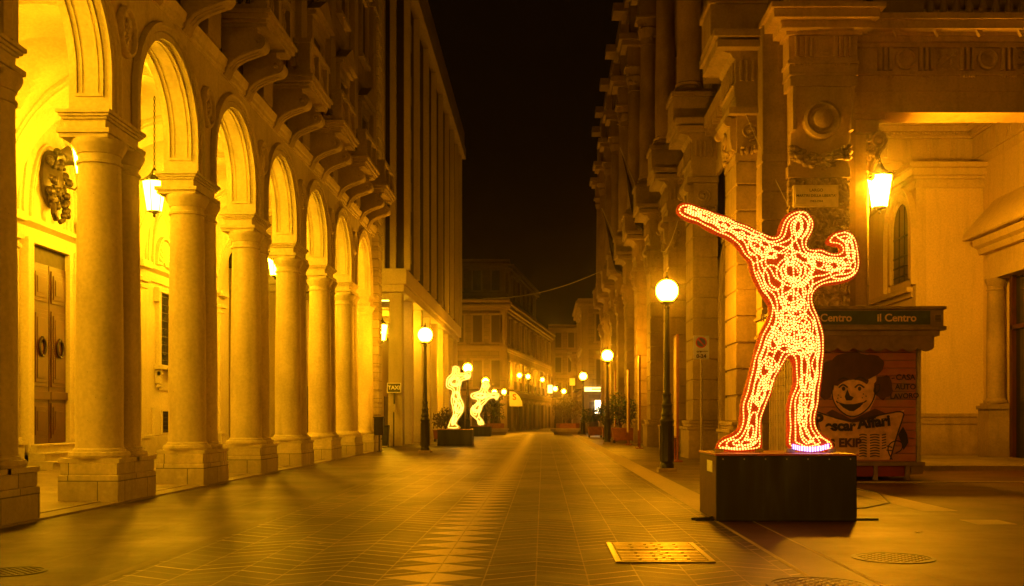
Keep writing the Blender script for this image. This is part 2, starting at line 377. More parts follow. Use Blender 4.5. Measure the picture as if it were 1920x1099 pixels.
def manhole(x, y, r, lab):
    t = thing('manhole_cover', (x, y, 0), lab, 'manhole cover', 'round manhole covers')
    b = MB(); b.lathe((x, y, 0), [(r, .001), (r, .010), (r*.9, .012), (r*.9, .006), (.01, .006)], 40); b.build('cover_plate', 'iron', t)
    b = MB()
    for i in range(-7, 8):
        for j in range(-7, 8):
            u, v = i*r*.125, j*r*.125
            if math.hypot(u, v) < r*.85 and (i+j) % 2 == 0: b.box(x+u-r*.045, x+u+r*.045, y+v-r*.045, y+v+r*.045, .006, .012)
    b.build('cover_studs', 'bronze', t, smooth=False)
manhole(3.98, 11.64, .46, 'dark round manhole cover with studs on the paving right of the steel cover')
manhole(2.63, 9.75, .50, 'round manhole cover cut off by the bottom edge of the picture')
manhole(-5.5, 10.6, .34, 'small round manhole cover on the pavement in front of the arcade')

# ------------------------------------------------------------------ the arcaded palace, left side
XF, XB, XW = -7.96, -8.72, -15.4       # street face, inner face, back wall
BAY = 4.8; P0 = 14.16                  # near corner of the first pier in view
def cbay(k): return P0+1.86+1.47+BAY*k       # arch centre between pier k and k+1
RAD, Z0, ZS, ZT = 1.71, 7.16, 7.86, 10.1
KS = range(-3, 7)                      # arches
pal = thing('arcaded_palace', (XF, P0, 0), 'pale stone palace with a tall lit arcade on paired columns and a row of balconies', 'building')
def apath(c, r, z0, zs, n=24):
    p = [(c-r, z0, -1, 0)]
    for i in range(n+1):
        a = PI-PI*i/n; p.append((c+r*math.cos(a), zs+r*math.sin(a), math.cos(a), math.sin(a)))
    p.append((c+r, z0, 1, 0)); return p
def arch_wall(b, x, c, r, z0, zs, ztop, y0, y1, n=24, ztops=None):
    p = apath(c, r, z0, zs, n)[1:-1]
    for i in range(len(p)-1):
        (ya, za, *_), (yb, zb, *_) = p[i], p[i+1]
        b.add([(x, ya, za), (x, yb, zb), (x, yb, ztop), (x, ya, ztop)], [(0, 1, 2, 3)])
    b.add([(x, y0, z0), (x, c-r, z0), (x, c-r, ztop), (x, y0, ztop)], [(0, 1, 2, 3)])
    b.add([(x, c+r, z0), (x, y1, z0), (x, y1, ztop), (x, c+r, ztop)], [(0, 1, 2, 3)])
b = MB()
for k in KS:
    c = cbay(k)
    arch_wall(b, XF, c, RAD, Z0, ZS, ZT, c-BAY/2, c+BAY/2)
    arch_wall(b, XB, c, RAD, Z0, ZS, 12.2, c-BAY/2, c+BAY/2)
    b.sweep(apath(c, RAD, Z0, ZS), [(0, 0), (XB-XF, 0)], XF, closed_prof=False)
b.build('facade_wall', 'pale', pal)
for k in KS:                                                       # mouldings of each arch
    c = cbay(k); b = MB(); p = apath(c, RAD, Z0, ZS, 32)
    b.sweep(p, [(0, .0), (.05, .0), (.05, .14), (.02, .155), (.08, .17), (.08, .25), (.12, .27), (.12, .33), (0, .35)], XF)
    b.build('archivolt', 'pale', pal)
    b = MB()
    q = apath(c, RAD, Z0+.35, ZS, 32)
    for x in (XF-.10, XB+.16): b.sweep(q, [(0, .01), (0, -.035), (-.05, -.035), (-.05, .01)], x)
    for x in (XF-.20, XB+.26): b.sweep(q, [(0, .01), (0, -.018), (-.025, -.018), (-.025, .01)], x)
    for s in (-1, 1): b.box(XB+.12, XF-.10, c+s*RAD-.035, c+s*RAD+.02, Z0+.30, Z0+.36)
    b.build('soffit_moulding', 'pale', pal)
def column(b, x, y, z0, z1, r):
    h = z1-z0
    b.box(x-r*1.33, x+r*1.33, y-r*1.12, y+r*1.12, z0, z0+.08)
    b.lathe((x, y, z0), [(r*1.26, .08), (r*1.30, .13), (r*1.26, .19), (r*1.12, .20), (r*1.10, .24), (r*1.02, .27), (r, .34), (r*1.0, h*.33), (r*.97, h*.55), (r*.90, h-.55), (r*.90, h-.46),
        (r*.98, h-.45), (r*.98, h-.40), (r*.90, h-.385), (r*.90, h-.27), (r*.96, h-.26), (r*.98, h-.22), (r*1.12, h-.12), (r*1.16, h-.06), (r*1.14, h)], 36)
PW = 1.13
for k in range(-3, 8):
    y0 = P0+BAY*k; y1 = y0+1.86; xc = -7.86-PW/2
    if k == 7: y1 = y0+1.2
    pier = thing('pier', (xc, (y0+y1)/2, 0), None, None); pier.parent = pal; pier.matrix_parent_inverse = world_inv(pal)
    b = MB(); b.box(xc-PW/2, xc+PW/2, y0, y1, -.02, .53); b.box(xc-PW/2+.03, xc+PW/2-.03, y0+.03, y1-.03, .53, .76)
    b.build('pedestal', 'pale_blocks', pier, bevel=.018)
    for yy in ((y0+.50, y1-.50) if k < 7 else (y0+.5,)): b = MB(); column(b, xc, yy, .76, 6.82, .425); b.build('column', 'pale', pier)
    b = MB(); cy0 = (y0+P0+BAY*k+1.86)/2
    ya, yb = cy0-.80, cy0+.80; xa, xb = xc-.54, xc+.29
    b.box(xa-.04, xb+.04, ya-.04, yb+.04, 6.82, 6.90); b.box(xa-.08, xb+.08, ya-.08, yb+.08, 6.90, 6.99)
    b.box(xa+.03, xb-.03, ya+.03, yb-.03, 6.99, 7.17); b.box(xa-.01, xb+.01, ya-.01, yb+.01, 7.17, 7.22); b.box(xa-.05, xb+.05, ya-.05, yb+.05, 7.22, 7.27); b.box(xa-.09, xb+.09, ya-.09, yb+.09, 7.27, 7.34)
    b.build('impost_block', 'pale', pier, bevel=.008)
# spandrel medallions
for k in range(-2, 8):
    y = P0+BAY*k+.93; b = MB()
    if k == 7: continue
    pr = [(.50, 0), (.50, .07), (.46, .13), (.41, .13), (.38, .05), (.34, .03), (.01, .03)]
    b.lathe((XF, y, 8.92), pr, 32, axis='x', sx=.78)
    rr = random.Random(k); kind = k % 3
    if kind == 0:
        b.tube([(XF+.07, y-.05, 8.6), (XF+.07, y+.02, 9.2)], .03); b.tube([(XF+.07, y-.15, 8.62), (XF+.07, y+.14, 9.15)], .025); b.ball((XF+.05, y+.02, 9.17), .07)
    else:
        for i in range(16):
            a = rr.random()*2*PI; q = .22*rr.random(); b.ball((XF+.05, y+q*math.cos(a)*.8, 8.92+q*math.sin(a)*1.2), .035+.04*rr.random(), 8, 6)
        b.tube([(XF+.08, y-.12, 8.65), (XF+.09, y+.05, 8.9), (XF+.08, y-.03, 9.17)], .035)
    b.build('medallion', 'pale', pal)
YA, YE = cbay(-3)-2.4, 50.2
b = MB()
b.prism([(-8.2, 10.1), (-7.93, 10.1), (-7.93, 10.17), (-7.89, 10.19), (-7.89, 10.30), (-7.85, 10.33), (-7.82, 10.42), (-7.80, 10.50), (-8.2, 10.5)], 'y', YA, YE)
b.build('string_course', 'pale', pal)
# quoined end pier
b = MB()
z = 0; i = 0
while z < 21.5:
    b.box(-8.92, -7.90, 49.25, 50.25, z, z+.52); b.box(-8.90, -7.94, 49.28, 50.2, z+.52, z+.58); z += .58; i += 1
b.build('quoins', 'pale_blocks', pal, bevel=.02)
# body above and behind
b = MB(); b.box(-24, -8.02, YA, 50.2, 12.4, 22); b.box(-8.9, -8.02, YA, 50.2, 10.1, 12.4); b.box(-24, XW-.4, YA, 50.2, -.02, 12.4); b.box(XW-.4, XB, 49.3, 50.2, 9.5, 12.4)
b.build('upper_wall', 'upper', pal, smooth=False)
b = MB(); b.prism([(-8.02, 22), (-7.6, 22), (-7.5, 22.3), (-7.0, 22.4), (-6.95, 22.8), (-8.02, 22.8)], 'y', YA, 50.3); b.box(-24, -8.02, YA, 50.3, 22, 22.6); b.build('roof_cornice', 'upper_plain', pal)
# balconies
def balcony(c, wid=1.35):
    bal = thing('balcony', (XF, c, 11.4), None, None); bal.parent = pal; bal.matrix_parent_inverse = world_inv(pal)
    for s in (-1, 1):
        y = c+s*.92; b = MB()
        # S-shaped console outline (x out from the wall, z)
        pts = [(0, 10.18), (.05, 10.12), (.10, 10.18), (.16, 10.34), (.30, 10.50), (.52, 10.62), (.74, 10.70), (.90, 10.76)]
        for i in range(9):
            a = -PI/2+PI*i/8; pts.append((.90+.20*math.cos(a), 10.97+.21*math.sin(a)))
        pts += [(.90, 11.25), (.90, 11.32), (0, 11.32)]
        b.prism([(XF+px, pz) for px, pz in pts], 'y', y-.24, y+.24)
        for f in (-1, 1):                       # raised spiral and edge on each cheek
            yy = y+f*.245
            sp = [(XF+.90+(.165-.018*i*.55)*math.cos(-PI/2+i*.55), yy, 10.97+(.17-.018*i*.55)*math.sin(-PI/2+i*.55)) for i in range(0, 16)]
            b.tube(sp, .020, 5); b.ball((XF+.90, yy, 10.97), .05, 8, 6)
            b.tube([(XF+px, yy, pz+.035) for px, pz in pts[3:8]], .018, 5)
        b.tube([(XF+px+.0, y-.08, pz-.005) for px, pz in pts[3:8]], .02, 5); b.tube([(XF+px, y+.08, pz-.005) for px, pz in pts[3:8]], .02, 5)
        b.box(XF, XF+1.14, y-.28, y+.28, 11.32, 11.40)
        b.build('console', 'balcony', bal)
    b = MB(); y0, y1 = c-wid, c+wid
    b.box(XF, XF+1.16, y0+.06, y1-.06, 11.40, 11.48); b.box(XF, XF+1.24, y0-.02, y1+.02, 11.48, 11.60); b.box(XF, XF+1.30, y0-.08, y1+.08, 11.60, 11.70)
    b.build('slab', 'balcony', bal, bevel=.01)
    b = MB()
    b.box(XF, XF+1.2, y0, y1, 11.70, 11.84)
    for (x, y) in ((XF+1.02, y0+.14), (XF+1.02, y1-.14), (XF+1.02, c)): b.box(x-.16, x+.16, y-.14, y+.14, 11.84, 12.62)
    for i in range(10):
        y = y0+.42+(y1-y0-.84)*i/9
        if abs(y-c) < .18: continue
        b.lathe((XF+1.02, y, 11.84), [(.07, 0), (.07, .06), (.04, .10), (.085, .25), (.09, .32), (.045, .55), (.04, .66), (.07, .70), (.07, .78)], 8)
    for i in range(4):
        for y in (y0+.1, y1-.1): b.lathe((XF+.15+i*.22, y, 11.84), [(.07, 0), (.07, .06), (.04, .10), (.085, .25), (.09, .32), (.045, .55), (.04, .66), (.07, .70), (.07, .78)], 8)
    b.box(XF+.84, XF+1.22, y0-.04, y1+.04, 12.62, 12.76)
    for y in (y0+.1, y1-.1): b.box(XF, XF+.84, y-.14, y+.14, 12.62, 12.76)
    b.build('balustrade', 'upper_plain', bal)
for k in range(-1, 7): balcony(cbay(k))
# windows and pediments over the balconies, pilasters between
for k in range(-1, 7):
    c = cbay(k)
    for (z0, z1, hw, ped) in ((11.7, 15.0, .75, 1), (17.6, 20.2, .62, 0)):
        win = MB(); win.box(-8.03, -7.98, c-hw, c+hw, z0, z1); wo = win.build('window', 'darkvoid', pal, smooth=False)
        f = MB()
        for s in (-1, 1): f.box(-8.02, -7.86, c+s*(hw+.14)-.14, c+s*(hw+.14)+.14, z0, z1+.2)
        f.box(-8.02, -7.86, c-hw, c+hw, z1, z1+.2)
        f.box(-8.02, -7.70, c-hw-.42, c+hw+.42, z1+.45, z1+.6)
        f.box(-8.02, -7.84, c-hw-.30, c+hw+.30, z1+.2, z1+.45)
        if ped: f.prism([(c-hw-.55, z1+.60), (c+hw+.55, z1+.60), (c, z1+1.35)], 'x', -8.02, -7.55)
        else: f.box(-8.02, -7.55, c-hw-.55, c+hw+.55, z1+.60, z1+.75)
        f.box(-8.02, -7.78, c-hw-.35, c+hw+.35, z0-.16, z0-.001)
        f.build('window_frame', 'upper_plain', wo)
    y = c+2.4; b = MB(); b.box(-8.02, -7.82, y-.40, y+.40, 10.52, 20.8); b.box(-8.02, -7.72, y-.5, y+.5, 20.8, 21.4); b.box(-8.02, -7.74, y-.48, y+.48, 10.51, 11.5)
    b.build('pilaster', 'upper_plain', pal)
def lift(o):
    for ch in [q for q in sc.objects if q.parent is o]:
        if ch.name.startswith(('pier', 'quoins')): continue
        if ch.type == 'MESH': ch.data.transform(Matrix.Translation((-.17, 0, .16)))
        lift(ch)
lift(pal)
# ---- inside the arcade
b = MB(); b.box(XW, -8.2, YA, 50.2, -.05, .05); b.box(-8.2, -7.80, YA, 50.2, -.05, .035); b.build('arcade_floor', 'hall', pal)
ZV, RISE = 7.62, 4.0
XC = (XW+XB)/2; SX = (XB-XW)/2
def vz(x, y, c):
    f = RISE*math.sqrt(max(0, 1-((x-XC)/SX)**2)); u = (y-c)/1.98
    g = RISE*math.sqrt(max(0, 1-u*u)) if abs(u) < 1 else 0
    return ZV+max(f, g)
b = MB(); NX = 44
for k in KS:
    c = cbay(k); ys = [c-2.4, c-1.981]+[c+1.98*math.sin(PI/2*(-1+2*i/36)) for i in range(37)]+[c+1.981, c+2.4]
    xs = [XC-SX*math.cos(PI*i/NX) for i in range(NX+1)]
    vs_ = [(x, y, vz(x, y, c)) for y in ys for x in xs]; n = NX+1
    b.add(vs_, [(j*n+i, j*n+i+1, (j+1)*n+i+1, (j+1)*n+i) for j in range(len(ys)-1) for i in range(NX)])
b.build('vault', 'plaster', pal)
for k in range(-3, 8):
    b = MB()
    y = P0+BAY*k+.93
    pts = [(XC-SX*math.cos(PI*i/40), ZV-.02+(RISE-.10)*math.sin(PI*i/40)) for i in range(41)]
    for (w_, d) in ((.50, 0), (.34, .06)):
        v = []
        for (x, z) in pts: v += [(x, y-w_, z-d), (x, y+w_, z-d), (x, y+w_, z+.3), (x, y-w_, z+.3)]
        b.add(v, [(4*i+j, 4*i+(j+1) % 4, 4*i+4+(j+1) % 4, 4*i+4+j) for i in range(40) for j in range(4)])
    b.build('vault_rib', 'plaster', pal)
b = MB(); b.box(XW-.4, XW, YA, 50.2, .0, 12.2); b.build('back_wall', 'plaster', pal, smooth=False)
b = MB()
b.prism([(XW, 6.95), (XW+.10, 6.95), (XW+.10, 7.10), (XW+.06, 7.11), (XW+.06, 7.30), (XW+.14, 7.36), (XW+.24, 7.42), (XW+.26, 7.55), (XW, 7.58)], 'y', YA, 49.3)
b.prism([(XW, .05), (XW+.12, .05), (XW+.12, .86), (XW+.06, .93), (XW, .93)], 'y', YA, cbay(3)-1.7); b.prism([(XW, .05), (XW+.12, .05), (XW+.12, .86), (XW+.06, .93), (XW, .93)], 'y', cbay(3)+1.7, 49.3)
b.build('wall_entablature', 'plaster', pal)
for k in range(-2, 8):
    y = P0+BAY*k+.93; b = MB()
    b.box(XW, XW+.26, y-.42, y+.42, .04, .80); b.box(XW, XW+.30, y-.46, y+.46, .80, .90)
    b.box(XW, XW+.22, y-.36, y+.36, .90, 1.02); b.box(XW, XW+.16, y-.30, y+.30, 1.02, 6.55); b.box(XW, XW+.22, y-.36, y+.36, 6.55, 6.66); b.box(XW, XW+.28, y-.40, y+.40, 6.80, 6.95); b.box(XW, XW+.17, y-.31, y+.31, 6.66, 6.80)
    b.box(XW, XW+.34, y-.46, y+.46, 7.34, 7.60)
    b.build('wall_pilaster', 'plaster', pal, bevel=.008)
def epath(c, ry, rz, z0, n=32): return [(c-ry*math.cos(PI*i/n), z0+rz*math.sin(PI*i/n), -math.cos(PI*i/n), math.sin(PI*i/n)) for i in range(n+1)]
for k in range(-2, 7):
    c = cbay(k); b = MB()
    for (ry, rz, d) in ((1.92, 3.9, .08), (1.62, 3.45, .06), (1.22, 2.5, .09), (1.05, 2.2, .05)):
        b.sweep(epath(c, ry, rz, 7.6), [(0, 0), (d, 0), (d, -.06), (d*.5, -.10), (0, -.12)], XW)
    b.build('lunette_moulding', 'plaster', pal)
# the great door
c = cbay(3)-.12; dr = thing('door', (XW, c, .8), None, None); dr.parent = pal; dr.matrix_parent_inverse = world_inv(pal)
b = MB(); b.box(XW, XW+.03, c-1.16, c+1.16, .8, 6.85); b.build('door_recess', 'darkvoid', dr, smooth=False)
b = MB()
for s in (-1, 1): b.box(XW, XW+.20, c+s*1.30-.14, c+s*1.30+.14, .8, 6.95)
b.box(XW, XW+.20, c-1.16, c+1.16, 6.82, 6.95)
for s in (-1, 1): b.box(XW+.0, XW+.26, c+s*1.52-.10, c+s*1.52+.10, .05, 6.94)
b.build('door_frame', 'plaster', dr, bevel=.01)
for s in (-1, 1):
    y0, y1 = (c-1.12, c-.02) if s < 0 else (c+.02, c+1.12)
    b = MB(); b.box(XW+.03, XW+.07, y0, y1, .82, 6.3)
    for (a, d_) in ((.95, 2.05), (2.55, 4.9), (5.15, 6.15)):
        b.box(XW+.07, XW+.10, y0+.10, y1-.10, a, d_); b.box(XW+.10, XW+.12, y0+.2, y1-.2, a+.12, d_-.12); b.box(XW+.12, XW+.135, y0+.3, y1-.3, a+.25, d_-.25)
    b.box(XW+.07, XW+.14, y0, y1, 2.15, 2.40)
    lf = b.build('door_leaf', 'wood', dr, bevel=.006)
    r = MB(); cc = (XW+.15, (y0+y1)/2, 3.75); r.tube([(cc[0]+.02, cc[1]+.19*math.cos(a*PI/10), cc[2]+.27*math.sin(a*PI/10)) for a in range(20)], .035, 8, closed=True); r.ball((cc[0], cc[1], cc[2]+.27), .07)
    r.build('door_ring', 'bronze', dr)
b = MB()
for i, (d, z0, z1) in enumerate(((.45, .55, .80), (.75, .30, .55), (1.05, .05, .30))):
    y0, y1 = c-1.5-.12*i, c+1.5+.12*i
    poly = [(XW, y0), (XW+d-.2, y0), (XW+d-.05, y0+.06), (XW+d, y0+.25), (XW+d, y1-.25), (XW+d-.05, y1-.06), (XW+d-.2, y1), (XW, y1)]
    b.prism(poly, 'z', z0, z1-.05); b.prism([(px+(.04 if px > XW else 0), py) for px, py in poly], 'z', z1-.05, z1)
b.build('door_steps', 'pale', dr, bevel=.006)
# windows between the pilasters
for k in (-1, 0, 1, 2, 4, 5):
    c = cbay(k); wn = thing('arcade_window', (XW, c, 3.6), None, None); wn.parent = pal; wn.matrix_parent_inverse = world_inv(pal)
    b = MB(); b.box(XW, XW+.02, c-.55, c+.55, 3.7, 6.6); b.build('pane', 'glass', wn, smooth=False)
    b = MB()
    for s in (-1, 1): b.box(XW, XW+.16, c+s*.68-.13, c+s*.68+.13, 3.7, 6.7); b.box(XW, XW+.22, c+s*.9-.09, c+s*.9+.09, 6.2, 6.75)
    b.box(XW, XW+.20, c-.95, c+.95, 6.6, 6.78); b.box(XW, XW+.32, c-.95, c+.95, 3.52, 3.70)
    for s in (-1, 1):
        b.box(XW, XW+.22, c+s*.72-.12, c+s*.72+.12, 2.95, 3.52); b.lathe((XW+.16, c+s*.72-.12, 3.35), [(.1, 0), (.1, .24)], 12, axis='y'); b.lathe((XW+.12, c+s*.72-.12, 2.85), [(.07, 0), (.07, .24)], 12, axis='y')
    b.box(XW, XW+.05, c-.55, c+.55, 2.7, 3.5)
    b.build('window_frame', 'plaster', wn, bevel=.008)
    b = MB()
    for i in range(7): y = c-.48+.16*i; b.box(XW+.08, XW+.10, y-.01, y+.01, 3.72, 6.58)
    for i in range(9): z = 3.9+.32*i; b.box(XW+.076, XW+.104, c-.52, c+.52, z-.012, z+.012)
    for i in range(3):
        for j in range(6): b.tube([(XW+.09, c-.32+.32*i+.09*math.cos(a*PI/6), 4.06+.5*j+.09*math.sin(a*PI/6)) for a in range(12)], .009, 4, closed=True)
    b.build('iron_grille', 'iron', wn, smooth=False)
    b = MB()                                                       # fan shell above the window
    for i in range(13):
        a = PI*i/12; y, z = math.cos(a), math.sin(a)
        b.tube([(XW+.04, c+.12*y, 7.75+.12*z), (XW+.10, c+.5*y, 7.75+.6*z), (XW+.05, c+.72*y, 7.75+.95*z)], [.03, .08, .10], 6)
    b.sweep(epath(c, .86, 1.12, 7.68), [(0, 0), (.16, 0), (.16, .08), (0, .12)], XW)
    b.build('shell_niche', 'plaster', wn)
    b = MB(); b.box(XW+.12, XW+.135, c-.42, c+.42, 1.0, 1.85); g = b.build('basement_opening', 'glass', wn, smooth=False)
    b = MB(); b.box(XW, XW+.12, c-1.2, c+1.2, .9, 2.0)
    for s in (-1, 1): b.box(XW+.12, XW+.16, c+s*.47-.05, c+s*.47+.05, .95, 1.9)
    b.box(XW+.12, XW+.16, c-.42, c+.42, 1.85, 1.92); b.build('basement_surround', 'plaster', wn)
    b = MB()
    for i in range(7): y = c-.36+.12*i; b.box(XW+.14, XW+.155, y-.01, y+.01, 1.0, 1.85)
    for i in range(5): b.box(XW+.138, XW+.157, c-.42, c+.42, 1.1+.16*i, 1.118+.16*i)
    b.build('basement_grille', 'iron', wn, smooth=False)
b = MB(); b.box(XW+.01, XW+.09, 45.0, 45.9, 4.6, 5.9)
o = b.build('notice_board', 'iron'); tag(o, 'dark blank notice board high on the wall deep inside the arcade', 'notice board')
o.data.transform(Matrix.Translation((0, 1.2, -2.0)))

# coat of arms over the great door
t = thing('coat_of_arms', (XW, 32, 7.7), 'dark bronze sculpted coat of arms with ribbons on the arcade wall above the great door', 'sculpture')
c = 31.85; x = XW
b = MB(); b.lathe((x+.05, c, 9.0), [(.62, 0), (.62, .10), (.5, .22), (.25, .30), (.01, .32)], 24, axis='x', sy=1.45); b.build('shield', 'bronze', t)
rr = random.Random(3); b = MB()
for i in range(60):
    a = rr.random()*2*PI; q = .25+.4*rr.random(); b.ball((x+.2+.2*rr.random(), c+q*math.cos(a), 9.0+1.45*q*math.sin(a)), .05+.09*rr.random(), 8, 6)
b.tube([(x+.3, c-.25, 8.2), (x+.35, c-.35, 7.9), (x+.3, c-.1, 7.75)], .09, 8); b.tube([(x+.35, c-.3, 9.6), (x+.4, c, 9.75), (x+.35, c+.3, 9.65)], .1, 8)
b.build('relief', 'bronze', t)
b = MB()
b.add([(x+.2, c+.25, 9.9), (x+.5, c+.3, 10.15), (x+.7, c+.75, 9.85), (x+.75, c+1.15, 9.75), (x+.6, c+.95, 9.5), (x+.5, c+.6, 9.6), (x+.2, c+.35, 9.5)], [(0, 1, 2, 3, 4, 5, 6)])
o = b.build('crest_wing', 'bronze', t); s_ = o.modifiers.new('s', 'SOLIDIFY'); s_.thickness = .06
b = MB(); b.tube([(x+.3, c+.5, 8.9), (x+.5, c+.75, 8.85), (x+.6, c+.9, 9.05), (x+.6, c+.85, 9.3), (x+.6, c+1.0, 9.25), (x+.6, c+1.2, 9.1), (x+.6, c+1.1, 9.0)], .035, 6)
for i in range(14): b.ball((x+.35, c+.45+.15*math.cos(i), 8.15+.25*math.sin(i*1.7)), .10, 8, 6)
b.tube([(x+.3, c+.4, 8.0), (x+.35, c+.3, 7.8), (x+.3, c+.15, 7.7)], .08, 6)
b.build('ribbon', 'bronze', t)
t2 = thing('small_spotlight', (XW+.3, 33.6, 7.6), 'small dark spotlight with bracket standing on the arcade wall cornice', 'spotlight')
b = MB(); b.box(XW+.15, XW+.4, 33.55, 33.8, 7.62, 8.05); b.build('lamp_body', 'iron', t2, bevel=.02)
b = MB(); b.tube([(XW+.3, 33.65, 8.05), (XW+.32, 33.75, 8.2), (XW+.4, 33.95, 8.12)], .03, 6); b.build('bracket', 'iron', t2)

# ------------------------------------------------------------------ hanging lanterns
def lantern(x, y, z, ztop, lab, glow, s=1.0, grp='hanging lanterns of the arcade'):
    t = thing('hanging_lantern', (x, y, z), lab, 'lantern', grp)
    h = .52*s; rt, rb = .35*s, .215*s; n = 6
    b = MB(); b.lathe((x, y, z), [(rb, -h), (rt, h*.72)], n, ph=.5); b.build('lantern_pane', glow, t, smooth=False)
    b = MB()
    for i in range(n):
        a = 2*PI*(i+.5)/n; ca, sa = math.cos(a), math.sin(a)
        b.tube([(x+ca*(rb+.012), y+sa*(rb+.012), z-h-.02), (x+ca*(rt+.012), y+sa*(rt+.012), z+h*.72)], .013*s, 5)
        b.tube([(x+ca*(rt+.012), y+sa*(rt+.012), z+h*.72), (x+ca*(rt+.09*s), y+sa*(rt+.09*s), z+h*.84), (x+ca*(rt+.02), y+sa*(rt+.02), z+h*.95)], .012*s, 5)
    b.lathe((x, y, z+h*.72), [(rt+.03*s, 0), (rt+.05*s, .03*s), (rt*.8, .12*s), (rt*.45, .22*s), (.10*s, .32*s), (.05*s, .42*s), (.02, .46*s)], n, ph=.5)
    b.lathe((x, y, z-h), [(.02, -.20*s), (.05*s, -.15*s), (.03*s, -.10*s), (rb*.6, -.05*s), (rb+.02, -.02*s), (rb+.015, 0)], n, ph=.5)
    b.build('lantern_frame', 'iron', t)
    b = MB(); zz = z+h*.72+.46*s; i = 0
    while zz < ztop:
        k = (i % 2)*PI/2; r = .045*s
        b.tube([(x+r*.6*math.cos(q)*math.cos(k), y+r*.6*math.cos(q)*math.sin(k), zz+.05*s+.06*s*math.sin(q)) for q in [j*PI/4 for j in range(8)]], .010*s, 4, closed=True)
        zz += .095*s; i += 1
    b.build('chain', 'iron', t)
    return t
labs = {-3: 'lit hanging lantern of the arcade, behind the viewer', -2: 'lit hanging lantern of the arcade, beside the viewer', -1: 'lit hanging lantern of the arcade just outside the picture', 0: 'lit hanging lantern in the arcade bay hidden left of the first pier',
        1: 'bright lantern hanging in the arcade half hidden by the nearest full column', 2: 'large glowing lantern on a chain, fully seen through the second arch', 3: 'lantern edge glowing behind the capital of the third pier',
        4: 'arcade lantern hidden behind the fourth pier', 5: 'small glowing lantern seen between the fourth and fifth piers'}
XL = -12.1
for k in range(-3, 6):
    y = cbay(k+1)
    lantern(XL, y, 8.55, 11.6, labs[k], 'lantern_glow')
lantern(-10.3, 65.4, 7.1, 8.6, 'glowing lantern hanging beyond the arcade under the tall finned building', 'lantern_glow', 1.1, 'lanterns of the colonnade')
lantern(-10.8, 78, 7.1, 8.6, 'lantern hidden deep in the colonnade of the tall finned building', 'lantern_glow', 1.1, 'lanterns of the colonnade')

for i, (x, y, a, lab) in enumerate(((.45, 22.9, .3, 'small white paper scrap lying on the road beyond the steel cover'), (-2.8, 12.9, 1.0, 'tiny paper scrap lying on the road at left'), (5.2, 14.2, .6, 'tiny paper scrap on the reddish paving beside the dark box'))):
    b = MB(); T = Matrix.Translation((x, y, .012)) @ Matrix.Rotation(a, 4, 'Z'); b.M = T; b.add([(-.05, -.03, 0), (.05, -.04, .012), (.06, .03, .002), (-.03, .04, .014)], [(0, 1, 2, 3)]); q = b.build('paper_scrap', 'signpaper' if 'signpaper' in M else 'palestrip'); tag(q, lab, 'litter')
    m_ = q.modifiers.new('s', 'SOLIDIFY'); m_.thickness = .002

# ------------------------------------------------------------------ tall finned building beyond the side street
XM = -7.78
fb = thing('finned_building', (XM, 57, 0), 'tall modern building with rows of vertical concrete fins above a tall colonnade', 'building')
b = MB(); b.box(-30, XM-.0, 57.3, 94.5, 9.85, 28); b.build('brick_wall', 'brick', fb, smooth=False)
b = MB(); b.box(-30, XM+.05, 56.9, 94.7, 8.6, 9.0); b.box(-30, XM+.22, 56.7, 94.9, 9.0, 9.86); b.build('first_floor_slab', 'concrete', fb, bevel=.02)
ys = [57.6, 61.9, 66.9, 71.6, 76.4, 81.3, 85.9, 90.4, 94.2]
for y in ys:
    b = MB(); b.box(XM-.02, XM+.34, y-.30, y+.0, 9.87, 25.6); b.build('fin', 'concrete', fb, bevel=.01)
for x in (-8.35, -8.98, -9.5, -11.2, -13): 
    b = MB(); b.box(x-.17, x+.17, 56.95, 57.32, 9.87, 25.6); b.build('fin', 'concrete', fb, bevel=.01)
for i, y in enumerate(ys[:-1]):
    for z in range(5):
        b = MB(); b.box(XM-.01, XM+.03, y+1.6, y+2.9, 10.6+3.1*z, 12.3+3.1*z); b.build('window', 'glass', fb, smooth=False)
b = MB(); b.box(-30, XM+.62, 56.4, 95.2, 25.6, 26.5); b.box(-30, XM+.5, 56.6, 95.0, 26.5, 28.0); b.build('roof_edge', 'upper', fb, smooth=False)
for i, y in enumerate(ys):
    b = MB(); b.taper((-8.28, y+.25), (.42, .45), (.36, .40), -.02, 8.6); b.build('colonnade_pillar', 'concrete', fb, bevel=.02)
    if i % 1 == 0:
        b = MB(); b.box(-14, -8.0, y+.0, y+.45, 8.25, 8.62); b.build('ceiling_beam', 'concrete', fb)
b = MB(); b.box(-30, -13.5, 57.3, 94.5, -.02, 8.62); b.box(-13.5, -8.9, 94.2, 94.5, -.02, 8.62); b.build('recessed_wall', 'ochre', fb, smooth=False)
b = MB()
for i, y in enumerate(ys[:-1]): b.box(-13.5, -13.46, y+1.1, y+3.9, .2, 3.4)
b.build('shop_window', 'glass', fb, smooth=False)
M['striplight'] = emis('ceiling_light_panel', (1, .55, .05), 9)
for y in (59.5, 64.2, 69.2):
    b = MB(); b.box(-9.6, -8.75, y, y+.3, 8.40, 8.5); tag(b.build('ceiling_light', 'striplight', smooth=False), {59.5: 'nearest lit panel on the colonnade ceiling', 64.2: 'second lit panel on the colonnade ceiling', 69.2: 'third lit panel on the colonnade ceiling'}[y], 'light', 'lit ceiling panels of the colonnade')
